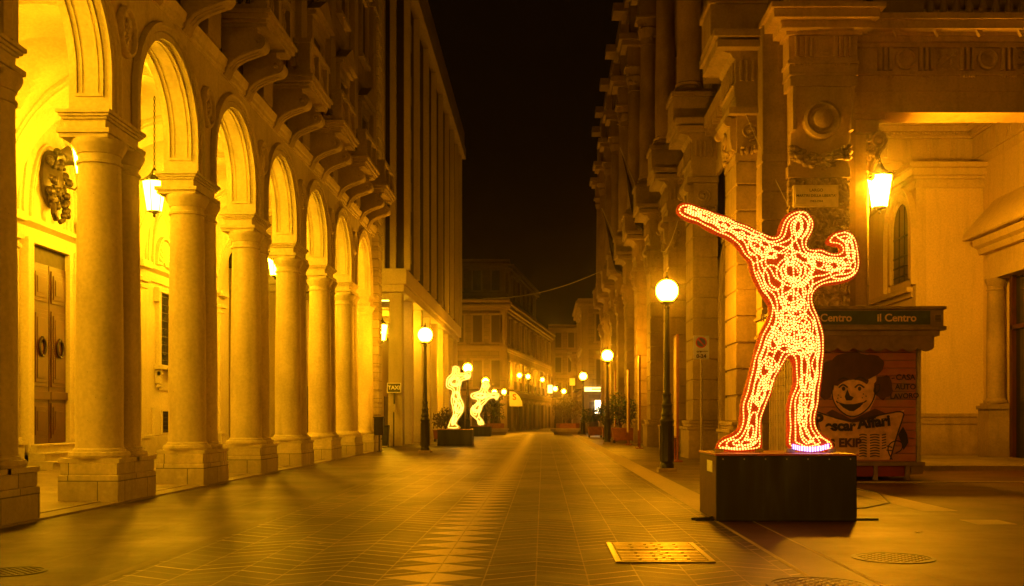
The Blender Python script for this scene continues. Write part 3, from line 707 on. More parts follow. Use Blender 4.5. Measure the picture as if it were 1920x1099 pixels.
# taxi sign
t = thing('taxi_sign', (-8.28, 57, 3.2), 'dark TAXI sign with pale border on the first colonnade pillar', 'sign')
M['signblack'] = plain('sign_black', (.02, .02, .02), rough=.4); M['signwhite'] = plain('sign_white', (.93, .93, .9), rough=.5, var=.06)
b = MB(); b.box(-8.68, -7.9, 56.98, 57.03, 2.98, 3.53); b.build('sign_board', 'signwhite', t, smooth=False)
b = MB(); b.box(-8.64, -7.94, 56.965, 56.98, 3.02, 3.49); b.build('sign_field', 'signblack', t, smooth=False)
b = MB(); b.box(-8.32, -8.24, 57.0, 57.2, 2.2, 2.98); b.build('sign_bracket', 'iron', t)
text_part('TAXI', .30, 'signwhite', t, FACE_CAM(-8.29, 56.958, 3.255), bold=.008)
t = thing('call_box', (-8.25, 57.0, 1.5), 'small pale call box with bracket on the pillar under the TAXI sign', 'call box')
b = MB(); b.box(-8.36, -8.16, 56.62, 56.80, 1.9, 2.35); b.build('box_body', 'concrete', t, bevel=.02)
b = MB(); b.box(-8.29, -8.23, 56.66, 56.76, 0, 1.9); b.build('box_post', 'iron', t)
# litter bin on a post, dark bollard behind
t = thing('litter_bin', (-7.62, 47.6, 0), 'dark litter bin on a post at the end of the arcade', 'bin')
b = MB(); b.box(-7.85, -7.42, 47.5, 47.85, .78, 1.58); b.box(-7.88, -7.39, 47.47, 47.88, 1.58, 1.64); b.build('bin_body', 'iron', t, bevel=.03)
b = MB(); b.lathe((-7.62, 47.67, 0), [(.12, 0), (.12, .02), (.035, .04), (.035, .8)], 12); b.build('bin_post', 'iron', t)
t = thing('wheeled_bin', (-8.45, 55.4, 0), 'tall dark wheeled bin in the side street behind the litter bin', 'bin')
b = MB(); b.taper((-8.6, 55.4), (.22, .25), (.27, .30), .08, 1.1); b.box(-8.9, -8.32, 55.08, 55.72, 1.1, 1.18); b.build('bin_body', 'iron', t, bevel=.03)
for x in (-8.85, -8.42): b = MB(); b.lathe((x, 55.6, .09), [(.09, 0), (.09, .05)], 14, axis='x'); b.build('bin_wheel', 'iron', t)

# ------------------------------------------------------------------ street lamps
def street_lamp(x, y, lab, h=5.35):
    t = thing('street_lamp', (x, y, 0), lab, 'street lamp', 'street lamps along both pavements')
    b = MB(); b.box(x-.27, x+.27, y-.27, y+.27, -.02, .11); b.build('stone_plinth', 'palestrip', t, bevel=.012)
    b = MB()
    b.lathe((x, y, .11), [(.21, 0), (.21, .10), (.175, .16), (.20, .20), (.19, .26), (.18, 1.28), (.20, 1.32), (.215, 1.40), (.17, 1.46), (.16, 1.52), (.19, 1.58), (.15, 1.66), (.145, 1.80), (.17, 1.86), (.12, 1.96), (.115, 2.12), (.14, 2.17), (.10, 2.24),
        (.095, 2.6), (.075, 4.2), (.065, 4.70), (.09, 4.74), (.07, 4.80), (.06, 4.86)], 16, ph=.5)
    for i in range(8):
        a = 2*PI*i/8; b.tube([(x+.195*math.cos(a), y+.195*math.sin(a), .30), (x+.19*math.cos(a), y+.19*math.sin(a), 1.36)], .016, 4)
    b.build('lamp_post', 'lampiron', t)
    b = MB(); b.lathe((x, y, 4.93), [(.06, 0), (.20, .04), (.22, .10), (.16, .12)], 20); b.build('lamp_collar', 'bronze', t)
    b = MB(); b.ball((x, y, h), .33, 24, 14, sz=1.0); b.build('lamp_globe', 'street_glow', t)
    b = MB(); b.lathe((x, y, h+.31), [(.07, 0), (.06, .08), (.03, .13), (.02, .24)], 16); b.build('lamp_cap', 'lampiron', t)
    return t
sl = street_lamp(3.67, 30.3, 'tall street lamp with dark cast iron post beside the large orange light figure')
def lampat(x, y, lab): return dup(sl, (x, y, 0), lab)
lampat(3.9, 62, 'second street lamp on the right pavement, beside the terracotta planter')
lampat(3.65, 93, 'third street lamp on the right pavement, small and far down the street')
lampat(-5.35, 46.5, 'street lamp on the left pavement in front of the finned building colonnade')
lampat(-5.7, 77.5, 'street lamp on the left beside the raised arms of the standing yellow light figure')
lampat(-5.95, 106, 'street lamp on the left behind the bending yellow light figure')
lampat(3.6, -1.2, 'unseen street lamp of the right pavement behind the viewer')  # right row carried on out of view, lighting faces toward the camera
lampat(-5.5, -1.8, 'added street lamp of the left pavement, unseen behind the viewer')  # added lamp, lights the column and pedestal fronts
lampat(12.5, -4, 'added street lamp of the side square, unseen behind the viewer')  # added lamp, brightens the kiosk and portico fronts
lampat(3.6, -26, 'farther added street lamp of the right pavement, unseen behind the viewer')  # added lamp, more frontal light from behind the camera
def twin_lamp(x, y, lab, h=5.2):
    t = thing('twin_street_lamp', (x, y, 0), lab, 'street lamp', 'far street lamps')
    b = MB(); b.lathe((x, y, 0), [(.2, 0), (.18, 1.2), (.09, 1.4), (.06, h-.3)], 10)
    for s in (-1, 1): b.tube([(x, y, h-.7), (x+s*.3, y, h-.5), (x+s*.5, y, h-.25)], .03, 5)
    b.build('lamp_post', 'lampiron', t)
    for s in (-1, 1): b = MB(); b.ball((x+s*.5, y, h), .24, 12, 8); b.build('lamp_globe', 'street_glow', t)
    return t
twin_lamp(W(936, 740, 108)[0], 108, 'far twin globe street lamp left of the crossing', 4.3)
twin_lamp(W(1094, 740, 165)[0], 165, 'far twin globe street lamp right of the street end', 5.3)
def wall_lamp(px, py, D, lab):
    p = W(px, py, D); t = thing('wall_lamp', p, lab, 'wall lamp', 'lamps on the far corner palace')
    b = MB(); b.ball(p, .26, 12, 8); b.build('lamp_globe', 'street_glow', t)
    b = MB(); b.tube([(p[0], p[1], p[2]-.25), (p[0], p[1]+.1, p[2]-.6), (p[0], p[1]+.9, p[2]-.7), (p[0]-.1, p[1]+2.4, p[2]-.5)], .04, 5); b.build('lamp_bracket', 'lampiron', t)
wall_lamp(974, 704, 119.5, 'leftmost glowing lamp on the far corner palace wall')
wall_lamp(990, 706, 126, 'middle glowing lamp of three on the far corner palace wall')
wall_lamp(1017, 712, 141, 'rightmost glowing lamp of three on the far corner palace wall')
for (px, py, D, lb) in ((1041, 729, 150, 'far street lamp under the small shop sign at the street end'), (1057, 734, 158, 'far street lamp just right of the shop sign at the street end')):
    p = W(px, py, D); t = thing('street_lamp', (p[0], p[1], 0), lb, 'street lamp', 'far street lamps'); b = MB(); b.lathe((p[0], p[1], 0), [(.2, 0), (.18, 1.2), (.07, 1.4), (.05, p[2]-.2)], 8); b.build('lamp_post', 'lampiron', t)
    b = MB(); b.ball(p, .32, 12, 8); b.build('lamp_globe', 'street_glow', t)

# ------------------------------------------------------------------ rope light figures
def rope_mat(name, c1, s1, c2, s2, pitch):
    m, t, b = nodes(name); uv = N(t, 'ShaderNodeUVMap'); s = N(t, 'ShaderNodeSeparateXYZ'); L(t, uv.outputs[0], s.inputs[0])
    f = math_(t, 'FRACT', math_(t, 'DIVIDE', s.outputs[0], pitch)); f = math_(t, 'GREATER_THAN', f, .42)
    L(t, mixc(t, f, c2, c1), b.inputs['Emission Color']); L(t, math_(t, 'ADD', s2, math_(t, 'MULTIPLY', f, s1-s2)), b.inputs['Emission Strength'])
    b.inputs['Base Color'].default_value = (*c2, 1); b.inputs['Roughness'].default_value = .4
    return m
M['rope'] = rope_mat('orange_rope_light', (1, .38, .06), 1.75, (1, .09, .008), .32, .045)
M['rope_in'] = rope_mat('yellow_rope_light', (1, .47, .08), 1.9, (1, .10, .008), .30, .045)
M['rope_blue'] = rope_mat('blue_rope_light', (.62, .45, 1), 1.2, (.3, .12, .9), .4, .045)
M['rope_far'] = rope_mat('pale_yellow_rope_light', (1, .70, .10), 1.7, (1, .40, .01), .35, .07)
def netmat(name, col, em, es):
    m, t, b = nodes(name); b.inputs['Base Color'].default_value = (*col, 1); b.inputs['Roughness'].default_value = .5
    g = N(t, 'ShaderNodeNewGeometry'); v = N(t, 'ShaderNodeTexVoronoi'); v.inputs['Scale'].default_value = 28; L(t, g.outputs['Position'], v.inputs['Vector'])
    c = ramp(t, v.outputs[0], [(.1, tuple(x for x in col)), (.7, tuple(x*.45 for x in col))]); L(t, c, b.inputs['Base Color'])
    b.inputs['Transmission Weight'].default_value = 0
    b.inputs['Emission Color'].default_value = (*em, 1); b.inputs['Emission Strength'].default_value = es  # faint emission stands in for rope light scattered by the net
    return m
M['net'] = netmat('orange_glowing_net', (.75, .10, .02), (1, .07, .004), .11)
M['net_far'] = netmat('yellow_glowing_net', (.7, .45, .12), (1, .55, .03), .12)
def figure(name, outline, D, px0, py0, scale, loops, lab, group, levels, mats, thick=.8, cell=.018, place=None):
    """outline in metres (x,z); the body is inflated from its outline, ropes follow it"""
    P = np.array([((x*scale[0]+px0-1018)/1920*D, 1.6+(783-(y*scale[0]+py0))/1920*D) for x, y in outline])
    # smooth the outline (Chaikin)
    for _ in range(2):
        Q = np.roll(P, -1, 0); P = np.stack([P*.75+Q*.25, P*.25+Q*.75], 1).reshape(-1, 2)
    x0, z0 = P.min(0)-cell*3; x1, z1 = P.max(0)+cell*3
    nx, nz = int((x1-x0)/cell)+1, int((z1-z0)/cell)+1
    gx = x0+np.arange(nx)*cell; gz = z0+np.arange(nz)*cell
    X, Z = np.meshgrid(gx, gz, indexing='ij')
    ins = np.zeros(X.shape, bool); dist = np.full(X.shape, 1e9); near = np.zeros(X.shape+(2,))
    n = len(P)
    for i in range(n):
        (ax, az), (bx, bz) = P[i], P[(i+1) % n]
        if (bz-az) != 0: 
            cr = ((az > Z) != (bz > Z)) & (X < (bx-ax)*(Z-az)/(bz-az)+ax); ins ^= cr
        dx, dz = bx-ax, bz-az; q = np.clip(((X-ax)*dx+(Z-az)*dz)/(dx*dx+dz*dz+1e-12), 0, 1)
        qx, qz = ax+q*dx, az+q*dz; d = np.hypot(X-qx, Z-qz); m = d < dist; dist[m] = d[m]; near[m, 0] = qx[m]; near[m, 1] = qz[m]
    u = np.zeros(X.shape); msk = ins.astype(float)
    for _ in range(1400):
        a = (np.roll(u, 1, 0)+np.roll(u, -1, 0)+np.roll(u, 1, 1)+np.roll(u, -1, 1)+cell*cell)/4
        u = a*msk
    h = np.sqrt(np.maximum(2*u, 0))*thick
    sd = np.where(ins, dist, -dist)
    t = thing(name, (float(P[:, 0].mean()), D, float(P[:, 1].min())), lab, 'light sculpture', group)
    # body
    vid = {}; vs, fs = [], []
    def vert(i, j, side):
        if not ins[i, j]:
            k = (i, j, 0)
            if k not in vid: vid[k] = len(vs); vs.append((near[i, j, 0], D, near[i, j, 1]))
        else:
            k = (i, j, side)
            if k not in vid: vid[k] = len(vs); vs.append((gx[i], D+side*h[i, j], gz[j]))
        return vid[k]
    for i in range(nx-1):
        for j in range(nz-1):
            if ins[i, j] or ins[i+1, j] or ins[i, j+1] or ins[i+1, j+1]:
                for side in (-1, 1):
                    q = [vert(i, j, side), vert(i+1, j, side), vert(i+1, j+1, side), vert(i, j+1, side)]
                    fs.append(tuple(q if side < 0 else q[::-1]))
    b = MB(); b.add(vs, fs); body = b.build('figure_body', mats[0], t)
    # ropes on iso-lines of the distance to the outline
    def hat(x, z):
        fi, fj = (x-x0)/cell, (z-z0)/cell; i, j = int(fi), int(fj)
        if i < 0 or j < 0 or i >= nx-1 or j >= nz-1: return 0
        a, c = fi-i, fj-j
        return h[i, j]*(1-a)*(1-c)+h[i+1, j]*a*(1-c)+h[i, j+1]*(1-a)*c+h[i+1, j+1]*a*c
    wob = np.sin(X*9+Z*5+2)*np.sin(Z*11-X*4)+.6*np.sin(X*17-Z*13+1)
    def iso(level):
        segs = {}; pts = {}
        F = sd-level+wob*.16*level*(1 if D < 30 else .6)
        def ep(i, j, k):                                # edge key -> point
            key = (i, j, k)
            if key not in pts:
                a = F[i, j]; bb = F[i+1, j] if k == 0 else F[i, j+1]; s = a/(a-bb)
                pts[key] = (gx[i]+(s*cell if k == 0 else 0), gz[j]+(s*cell if k == 1 else 0))
            return key
        adj = {}
        for i in range(nx-1):
            for j in range(nz-1):
                s = [F[i, j] > 0, F[i+1, j] > 0, F[i+1, j+1] > 0, F[i, j+1] > 0]
                if all(s) or not any(s): continue
                e = []
                if s[0] != s[1]: e.append(ep(i, j, 0))
                if s[1] != s[2]: e.append(ep(i+1, j, 1))
                if s[3] != s[2]: e.append(ep(i, j+1, 0))
                if s[0] != s[3]: e.append(ep(i, j, 1))
                for q in range(0, len(e)-1, 2): adj.setdefault(e[q], []).append(e[q+1]); adj.setdefault(e[q+1], []).append(e[q])
        out = []; seen = set()
        for k in adj:
            if k in seen: continue
            path = [k]; seen.add(k); cur = k
            while True:
                nxt = [q for q in adj[cur] if q not in seen]
                if not nxt: break
                cur = nxt[0]; seen.add(cur); path.append(cur)
            if len(path) > 8:
                out.append(np.array([pts[q] for q in path]))
        return out
    def inside(x, z):
        i, j = int(round((x-x0)/cell)), int(round((z-z0)/cell))
        return 0 <= i < nx and 0 <= j < nz and sd[i, j] > .035
    def add_rope(b, pl, r, closed, side):
        pl = np.array(pl)
        if not closed:                              # keep only the runs that lie on the body
            d = np.concatenate([[0], np.cumsum(np.hypot(*np.diff(pl, axis=0).T))]); k = max(8, int(d[-1]/.02)); ss = np.linspace(0, d[-1], k)
            pl = np.stack([np.interp(ss, d, pl[:, 0]), np.interp(ss, d, pl[:, 1])], 1); ok = [inside(*p) for p in pl]
            if not all(ok):
                run = []
                for p, o_ in list(zip(pl, ok))+[((0, 0), False)]:
                    if o_: run.append(p)
                    else:
                        if len(run) > 6: add_rope(b, run, r, False, side)
                        run = []
                return
        # smooth and resample
        if closed:
            for _ in range(3): pl = (np.roll(pl, 1, 0)+2*pl+np.roll(pl, -1, 0))/4
            pl = np.vstack([pl, pl[:1]])
        s = np.concatenate([[0], np.cumsum(np.hypot(*np.diff(pl, axis=0).T))]); 
        if s[-1] < .12: return
        k = max(6, int(s[-1]/.024)); ss = np.linspace(0, s[-1], k+1)
        xs = np.interp(ss, s, pl[:, 0]); zs = np.interp(ss, s, pl[:, 1])
        p3 = [(x, D+side*(hat(x, z)+r*.6), z) for x, z in zip(xs, zs)]
        o = len(b.v); b.tube(p3, r, 4); 
        if b.uv is None: b.uv = []
        for i in range(k+1): b.uv += [(ss[i], 0)]*4
    rr = .0075*D/16.5 if D > 30 else .0095
    def ropeset(nm, lines, mat, r):
        for side in (-1, 1):
            b = MB(); b.uv = []
            for pl, cl in lines: add_rope(b, pl, r, cl, side)
            if b.v: b.build(nm, mat, t, smooth=False)
    for li, lv in enumerate(levels):
        lines = [(q, True) for q in iso(lv)]
        if lines: ropeset('rope_light', lines, mats[1] if li < 1 else mats[2], rr)
    def conv(x, y): return ((x*scale[1]+scale[2]-1018)/1920*D, 1.6+(783-(y*scale[1]+scale[3]))/1920*D)
    lines = []
    for l in loops:
        if l[0] == 'e':
            _, cx, cy_, rx, ry, rot, turns = l; k = int(26*turns)
            pl = []
            for i in range(k+1):
                a = 2*PI*i/26; q = 1-.55*i/k if turns > 1 else 1
                x = rx*q*math.cos(a); y = ry*q*math.sin(a); cr, sr = math.cos(R(rot)), math.sin(R(rot))
                pl.append(conv(cx+x*cr-y*sr, cy_+x*sr+y*cr))
            lines.append((pl, False))
        else:
            pts = [conv(*p) for p in l[1]]; pl = np.array(pts)
            for _ in range(2):
                a, c = pl[:-1], pl[1:]; pl = np.vstack([pl[:1], np.stack([a*.75+c*.25, a*.25+c*.75], 1).reshape(-1, 2), pl[-1:]])
            lines.append((pl, False))
    if lines: ropeset('rope_light', lines, mats[2], rr)
    return t, hat
OUT1 = [(1266,398),(1269,386),(1279,380),(1295,381),(1312,388),(1340,398),(1362,405),(1382,416),(1402,422),(1420,433),(1440,441),(1453,446),(1457,434),(1462,418),(1473,402),(1490,394),(1505,393),(1520,402),(1528,417),(1523,437),(1513,455),(1511,466),(1522,468),(1538,465),(1551,472),(1565,477),(1574,471),(1571,463),(1559,463),(1545,458),(1549,449),(1558,438),(1570,433),(1587,431),(1600,439),(1608,454),(1611,474),(1612,504),(1603,522),(1582,532),(1555,536),(1538,538),(1527,548),(1521,560),(1526,577),(1538,600),(1544,626),(1546,654),(1543,678),(1541,706),(1538,735),(1534,761),(1528,789),(1532,806),(1543,815),(1556,822),(1563,832),(1564,848),(1473,848),(1473,813),(1474,794),(1473,761),(1478,742),(1485,723),(1486,699),(1484,680),(1478,668),(1472,678),(1459,701),(1451,718),(1446,742),(1436,763),(1428,784),(1427,803),(1429,827),(1429,848),(1340,848),(1342,832),(1354,820),(1368,814),(1381,806),(1385,792),(1386,766),(1389,749),(1396,725),(1403,699),(1408,678),(1413,657),(1418,640),(1425,621),(1434,605),(1440,592),(1441,578),(1434,565),(1425,551),(1415,534),(1407,517),(1403,502),(1402,492),(1391,481),(1380,466),(1370,455),(1357,447),(1339,440),(1320,431),(1309,421),(1294,419),(1280,412),(1270,404)]
E = lambda cx, cy_, rx, ry, rot=0, turns=1: ('e', cx, cy_, rx, ry, rot, turns)
Ln = lambda *p: ('l', p)
LO1 = [E(1478,512,32,30,0,2.4), E(1478,512,24,18,20,2), E(1444,524,16,24,-20,1), E(1505,528,12,26,-10,1), E(1478,566,24,20,0,2.2), E(1486,560,16,26,30,1), E(1476,592,26,18,-10,2), E(1492,600,20,24,10,1.6),
       E(1488,628,32,26,0,2.6), E(1505,640,20,24,-30,2), E(1462,622,20,26,30,2), E(1470,648,18,14,0,1), E(1448,640,12,24,20,2), E(1498,655,24,10,-8,1),
       E(1432,690,13,26,22,2), E(1424,735,9,30,14,2), E(1445,705,7,24,24,1), E(1506,700,8,34,-4,1), E(1518,690,9,30,4,1), E(1500,775,9,26,6,2), E(1512,740,7,30,2,1), E(1408,800,8,28,8,1),
       E(1372,832,12,8,-10,1), E(1398,830,14,10,-20,1.4), E(1535,828,16,8,20,1), E(1505,815,8,18,-20,1),
       E(1492,428,10,22,12,2), E(1500,425,14,26,14,1), E(1560,500,22,12,-10,2), E(1540,498,26,12,10,1), E(1590,470,9,28,-4,2), E(1580,445,16,8,20,1), E(1575,515,24,9,-10,1),
       E(1420,470,26,10,40,1.6), E(1392,440,28,8,28,1), E(1440,478,14,10,30,2), E(1355,420,26,7,18,1), E(1300,398,16,9,20,2), E(1325,408,22,6,20,1),
       Ln((1285,395),(1330,415),(1380,440),(1430,455),(1470,470),(1500,480),(1540,490),(1590,500)), Ln((1400,500),(1430,490),(1470,470),(1490,450),(1500,430)), Ln((1480,450),(1478,480),(1482,530),(1480,590),(1484,650)),
       Ln((1530,470),(1500,500),(1510,540),(1525,560)), Ln((1415,510),(1430,545),(1450,580),(1452,610),(1430,650),(1415,700),(1405,760),(1398,800)), Ln((1496,660),(1500,700),(1498,760),(1500,800),(1520,830)),
       Ln((1452,560),(1470,575),(1500,560),(1512,580),(1490,600),(1460,590),(1455,615),(1485,620),(1510,610)), Ln((1520,600),(1530,640),(1528,680),(1522,740),(1514,790)), Ln((1350,838),(1375,842),(1410,838),(1425,815)),
       Ln((1440,612),(1470,640),(1500,622),(1520,650),(1500,665),(1470,655)), Ln((1460,500),(1470,530),(1500,540),(1520,510))]
rr_ = random.Random(12)
for (xa, ya, xb, yb, w_) in ((1300, 398, 1400, 450, 9), (1400, 450, 1480, 490, 16), (1480, 480, 1485, 640, 26), (1460, 640, 1405, 800, 14), (1505, 640, 1508, 800, 14), (1500, 490, 1590, 505, 12)):
    for q in range(3):
        f = (q+rr_.random())/3; LO1.append(E(xa+(xb-xa)*f+rr_.uniform(-.4, .4)*w_, ya+(yb-ya)*f, w_*rr_.uniform(.4, 1), w_*rr_.uniform(.7, 1.7), rr_.uniform(-40, 40), rr_.choice((1, 1, 1.7))))
fig1, hat1 = figure('light_figure', OUT1, 16.5, 0, 0, (1, 1, 0, 0), LO1, 'large orange rope light figure of a man stretching one arm out and flexing the other', 'rope light figures on black boxes',
    [.05, .12, .195, .28], ('net', 'rope', 'rope_in'), thick=.62, cell=.017)
b = MB(); b.uv = []
for rep in range(3):
    pts = [W(x, y+rep*3, 16.38-.02*rep) for x, y in ((1485,834),(1500,838),(1520,840),(1540,838),(1558,832))]
    b.tube([tuple(Vector(a).lerp(Vector(c), q/6)) for a, c in zip(pts[:-1], pts[1:]) for q in range(6)], .014, 5); b.uv += [(i*.03, 0) for i in range(24) for _ in range(5)]
b.build('rope_light', 'rope_blue', fig1, smooth=False)
for (xa, xb) in ((1340, 1355), (1414, 1429), (1473, 1488), (1550, 1564)):
    p, q = W(xa, 848, 16.5), W(xb, 848, 16.5); b = MB(); b.box(p[0], q[0], 16.40, 16.60, 1.045, 1.10); b.build('foot_bracket', 'steel', fig1)
OUT2 = [(255,290),(265,255),(300,243),(335,255),(350,280),(350,300),(345,322),(380,325),(430,295),(462,310),(470,350),(450,395),(410,407),(372,415),(363,445),(355,480),(350,530),(360,580),(385,620),(397,660),(390,720),(360,770),(330,810),(305,850),(345,872),(355,905),(212,908),(210,880),(225,850),(240,800),(270,750),(262,700),(250,650),(240,600),(248,570),(262,520),(250,505),(205,495),(190,450),(195,400),(215,360),(250,335),(260,318)]
OUT3 = [(545,510),(555,470),(570,430),(600,400),(640,410),(660,440),(660,480),(635,500),(640,520),(680,530),(740,520),(765,560),(742,590),(737,617),(705,617),(700,587),(650,600),(620,640),(585,665),(572,720),(545,760),(570,790),(600,830),(608,870),(515,870),(520,820),(480,790),(445,760),(443,700),(460,670),(490,650),(520,620),(515,607),(455,600),(440,545),(480,520)]
LO2 = [E(300,420,60,50,0,2.4), E(310,560,45,50,0,2.2), E(330,680,45,60,-10,2.4), E(290,800,25,70,20,1.6), E(420,360,30,30,0,1.5)]
LO3 = [E(560,560,70,30,0,2.4), E(520,680,50,60,30,2.4), E(690,560,50,20,0,1.6), E(600,450,30,35,0,1.6), E(545,810,25,40,-20,1.5)]
s5 = 200/1099
figure('light_figure', OUT2, 58.8, 800, 640, (s5, s5, 800, 640), LO2, 'pale yellow rope light figure standing in profile with raised arms on a black box', 'rope light figures on black boxes', [.08, .20, .32], ('net_far', 'rope_far', 'rope_far'), cell=.035)
figure('light_figure', OUT3, 89, 800, 640, (s5, s5, 800, 640), LO3, 'smallest rope light figure, bending forward with one arm out on the farthest black box', 'rope light figures on black boxes', [.12, .30, .48], ('net_far', 'rope_far', 'rope_far'), cell=.05)
# the black boxes they stand on
def boxmat():
    m, t, b = nodes('black_painted_wood'); uv, pos, sep = wall_uv(t)
    mp = N(t, 'ShaderNodeMapping'); mp.inputs['Scale'].default_value = (2.2, 2.2, .35); L(t, pos, mp.inputs[0])
    n = N(t, 'ShaderNodeTexNoise'); n.inputs['Scale'].default_value = 1.3; n.inputs['Detail'].default_value = 7; L(t, mp.outputs[0], n.inputs['Vector'])
    n2 = N(t, 'ShaderNodeTexNoise'); n2.inputs['Scale'].default_value = 30; L(t, pos, n2.inputs['Vector'])
    c = ramp(t, n.outputs[0], [(.42, (.012, .011, .008)), (.52, (.02, .02, .015)), (.66, (.045, .045, .03))]); L(t, c, b.inputs['Base Color'])
    bp = N(t, 'ShaderNodeBump'); bp.inputs['Strength'].default_value = .15; bp.inputs['Distance'].default_value = .01; L(t, n2.outputs[0], bp.inputs['Height']); L(t, bp.outputs[0], b.inputs['Normal'])
    b.inputs['Roughness'].default_value = .5; b.inputs['Specular IOR Level'].default_value = .25; return m
M['box'] = boxmat(); M['boxbrown'] = plain('brown_paint', (.09, .045, .025), rough=.6); M['redtop'] = plain('red_edge_paint', (.30, .05, .02), rough=.4)
def plinth(x0, x1, y0, y1, h, lab, near=False):
    t = thing('display_box', ((x0+x1)/2, (y0+y1)/2, 0), lab, 'display box', 'black boxes under the light figures')
    b = MB(); b.box(x0, x1, y0, y1, 0, h-.03); b.build('box_body', 'box', t, bevel=.012)
    b = MB(); b.box(x0-.02, x1+.02, y0-.02, y1+.02, h-.028, h); b.build('box_top', 'redtop', t, bevel=.004)
    if near:
        b = MB(); b.box(x0+.02, x1-.02, y0-.010, y0-.001, .02, .05); b.build('bottom_batten', 'box', t)
        for q in range(1, 3): b = MB(); b.box(x0+q*(x1-x0)/3-.004, x0+q*(x1-x0)/3+.004, y0-.004, y0-.001, .05, h-.03); b.build('panel_seam', 'iron', t)
        for q in range(7): b = MB(); b.lathe((x0+.1+q*(x1-x0-.2)/6, y0-.001, h-.08), [(.012, 0), (.012, -.006), (.006, -.009)], 8, axis='y'); b.build('screw_head', 'steel', t)
        b = MB(); b.tube([(x1-.4, y1+.02, h), (x1-.2, y1+.05, h-.1), (x1-.15, y1+.06, .3), (x1+.1, y1+.2, .02), (x1+.8, y1+.5, .02), (x1+1.6, y1+1.6, .02), (x1+2.2, y1+4, .02), (x1+1.9, y1+8, .02)], .012, 5); b.build('power_cable', 'iron', t)
        b = MB(); b.box(x0-.012, x0-.0065, y0+.35, y0+.85, .74, .92); b.build('pasted_note', 'signwhite', t, smooth=False)
        b = MB(); b.box(x0-.006, x0-.001, y0+.02, y1-.02, .02, h-.06); b.build('side_panel', 'boxbrown', t, smooth=False)
        b = MB(); b.box(x0-.30, x0-.02, y0+.1, y0+.35, .001, .03); b.tube([(x0-.35, y0+.2, .02), (x0-.1, y0+.05, .05), (x0-.02, y0+.3, .04)], .02, 5); b.build('floor_pad', 'iron', t)
        b = MB(); b.box(x1+.02, x1+.38, y0+.15, y0+.45, .001, .035); b.build('floor_pad', 'iron', t)
    return t
plinth(2.67, 4.83, 15.75, 17.4, 1.04, 'large dark box with a red top edge under the orange light figure', True)
plinth(-5.98, -4.02, 58.0, 59.6, .93, 'dark box under the standing yellow light figure')
plinth(-6.45, -4.5, 88.1, 89.9, .86, 'farthest dark box under the bending light figure')

# ------------------------------------------------------------------ kiosk
KX0, KX1, KY, KB = 6.45, 9.70, 26.3, 29.0
ks = thing('newspaper_kiosk', (8.1, 27.6, 0), 'closed newspaper kiosk with il Centro roof sign and graffiti painted shutter', 'kiosk')
M['kmetal'] = plain('kiosk_metal', (.26, .18, .12), rough=.5, scale=4); M['kgreen'] = plain('kiosk_sign_green', (.045, .07, .03), rough=.5); M['kred'] = plain('kiosk_red_base', (.28, .02, .012), rough=.5, scale=3)
M['kletter'] = plain('kiosk_lettering', (.85, .58, .36), rough=.5, var=.08); M['awning'] = plain('awning_cloth', (.26, .17, .12), rough=.85, scale=5)
M['paint'] = plain('black_spray_paint', (.028, .016, .014), rough=.6, var=.3); M['paintred'] = plain('brown_spray_paint', (.10, .035, .022), rough=.6); M['paintpale'] = plain('pale_spray_paint', (.85, .50, .28), rough=.7, var=.25)
def shutter():
    m, t, b = nodes('shutter_paint'); uv, pos, sep = wall_uv(t)
    n = N(t, 'ShaderNodeTexNoise'); n.inputs['Scale'].default_value = 1.8; n.inputs['Detail'].default_value = 6; L(t, pos, n.inputs['Vector'])
    c = ramp(t, n.outputs[0], [(.3, (.44, .12, .06)), (.5, (.50, .19, .09)), (.7, (.32, .20, .09))]); L(t, c, b.inputs['Base Color']); b.inputs['Roughness'].default_value = .55
    return m
M['shutter'] = shutter()
b = MB(); b.box(KX0, KX1, KY+.03, KB, .44, 3.9); b.build('kiosk_body', 'kmetal', ks, smooth=False)
b = MB(); 
for i in range(15):
    z = .47+i*.20
    b.prism([(KY+.03, z), (KY-.012, z+.012), (KY-.020, z+.10), (KY-.012, z+.186), (KY+.03, z+.192)], 'x', KX0+.10, KX1-.13)
b.build('roller_shutter', 'shutter', ks)
for x in (KX0+.05, KX1-.06): b = MB(); b.box(x-.05, x+.05, KY-.06, KY+.03, .40, 3.5); b.build('corner_post', 'concrete', ks, bevel=.01)
for y in (KY+.9, KY+1.8, KB): b = MB(); b.box(KX0-.03, KX0+.0, y-.04, y+.04, .40, 3.5); b.build('side_post', 'concrete', ks, bevel=.01)
b = MB()
for i in range(15): z = .47+i*.20; b.box(KX0-.015, KX0, KY+.1, KB-.1, z, z+.18)
for i in range(9): b.box(KX0-.022, KX0-.0, KY+.2+i*.3, KY+.215+i*.3, .5, 3.4)
b.build('side_shutter', 'kmetal', ks)
b = MB(); b.box(KX0-.05, KX1+.08, KY-.10, KB+.05, .36, .46); b.build('base_ledge', 'kmetal', ks, bevel=.01)
b = MB(); b.box(KX0+.1, KX1-.35, KY+.10, KB-.1, .08, .36); b.box(KX0+.5, KX1-.6, KY+.06, KY+.10, .10, .36); b.build('red_skirt', 'kred', ks, smooth=False)
for x in (KX0+.3, KX1-1.2, KX1-.38): b = MB(); b.box(x, x+.10, KY+.0, KY+.14, 0, .36); b.build('kiosk_foot', 'kmetal', ks)
for x in (KX0+.2, KX1-.3): b = MB(); b.box(x, x+.12, KB-.3, KB-.1, 0, .36); b.build('kiosk_foot', 'kmetal', ks)
b = MB(); b.box(KX1-.25, KX1+.06, KY+.0, KY+.3, .14, .36); b.build('step_bracket', 'kmetal', ks)
RX0, RX1, RY, RB = 6.02, 10.14, 25.7, 29.25
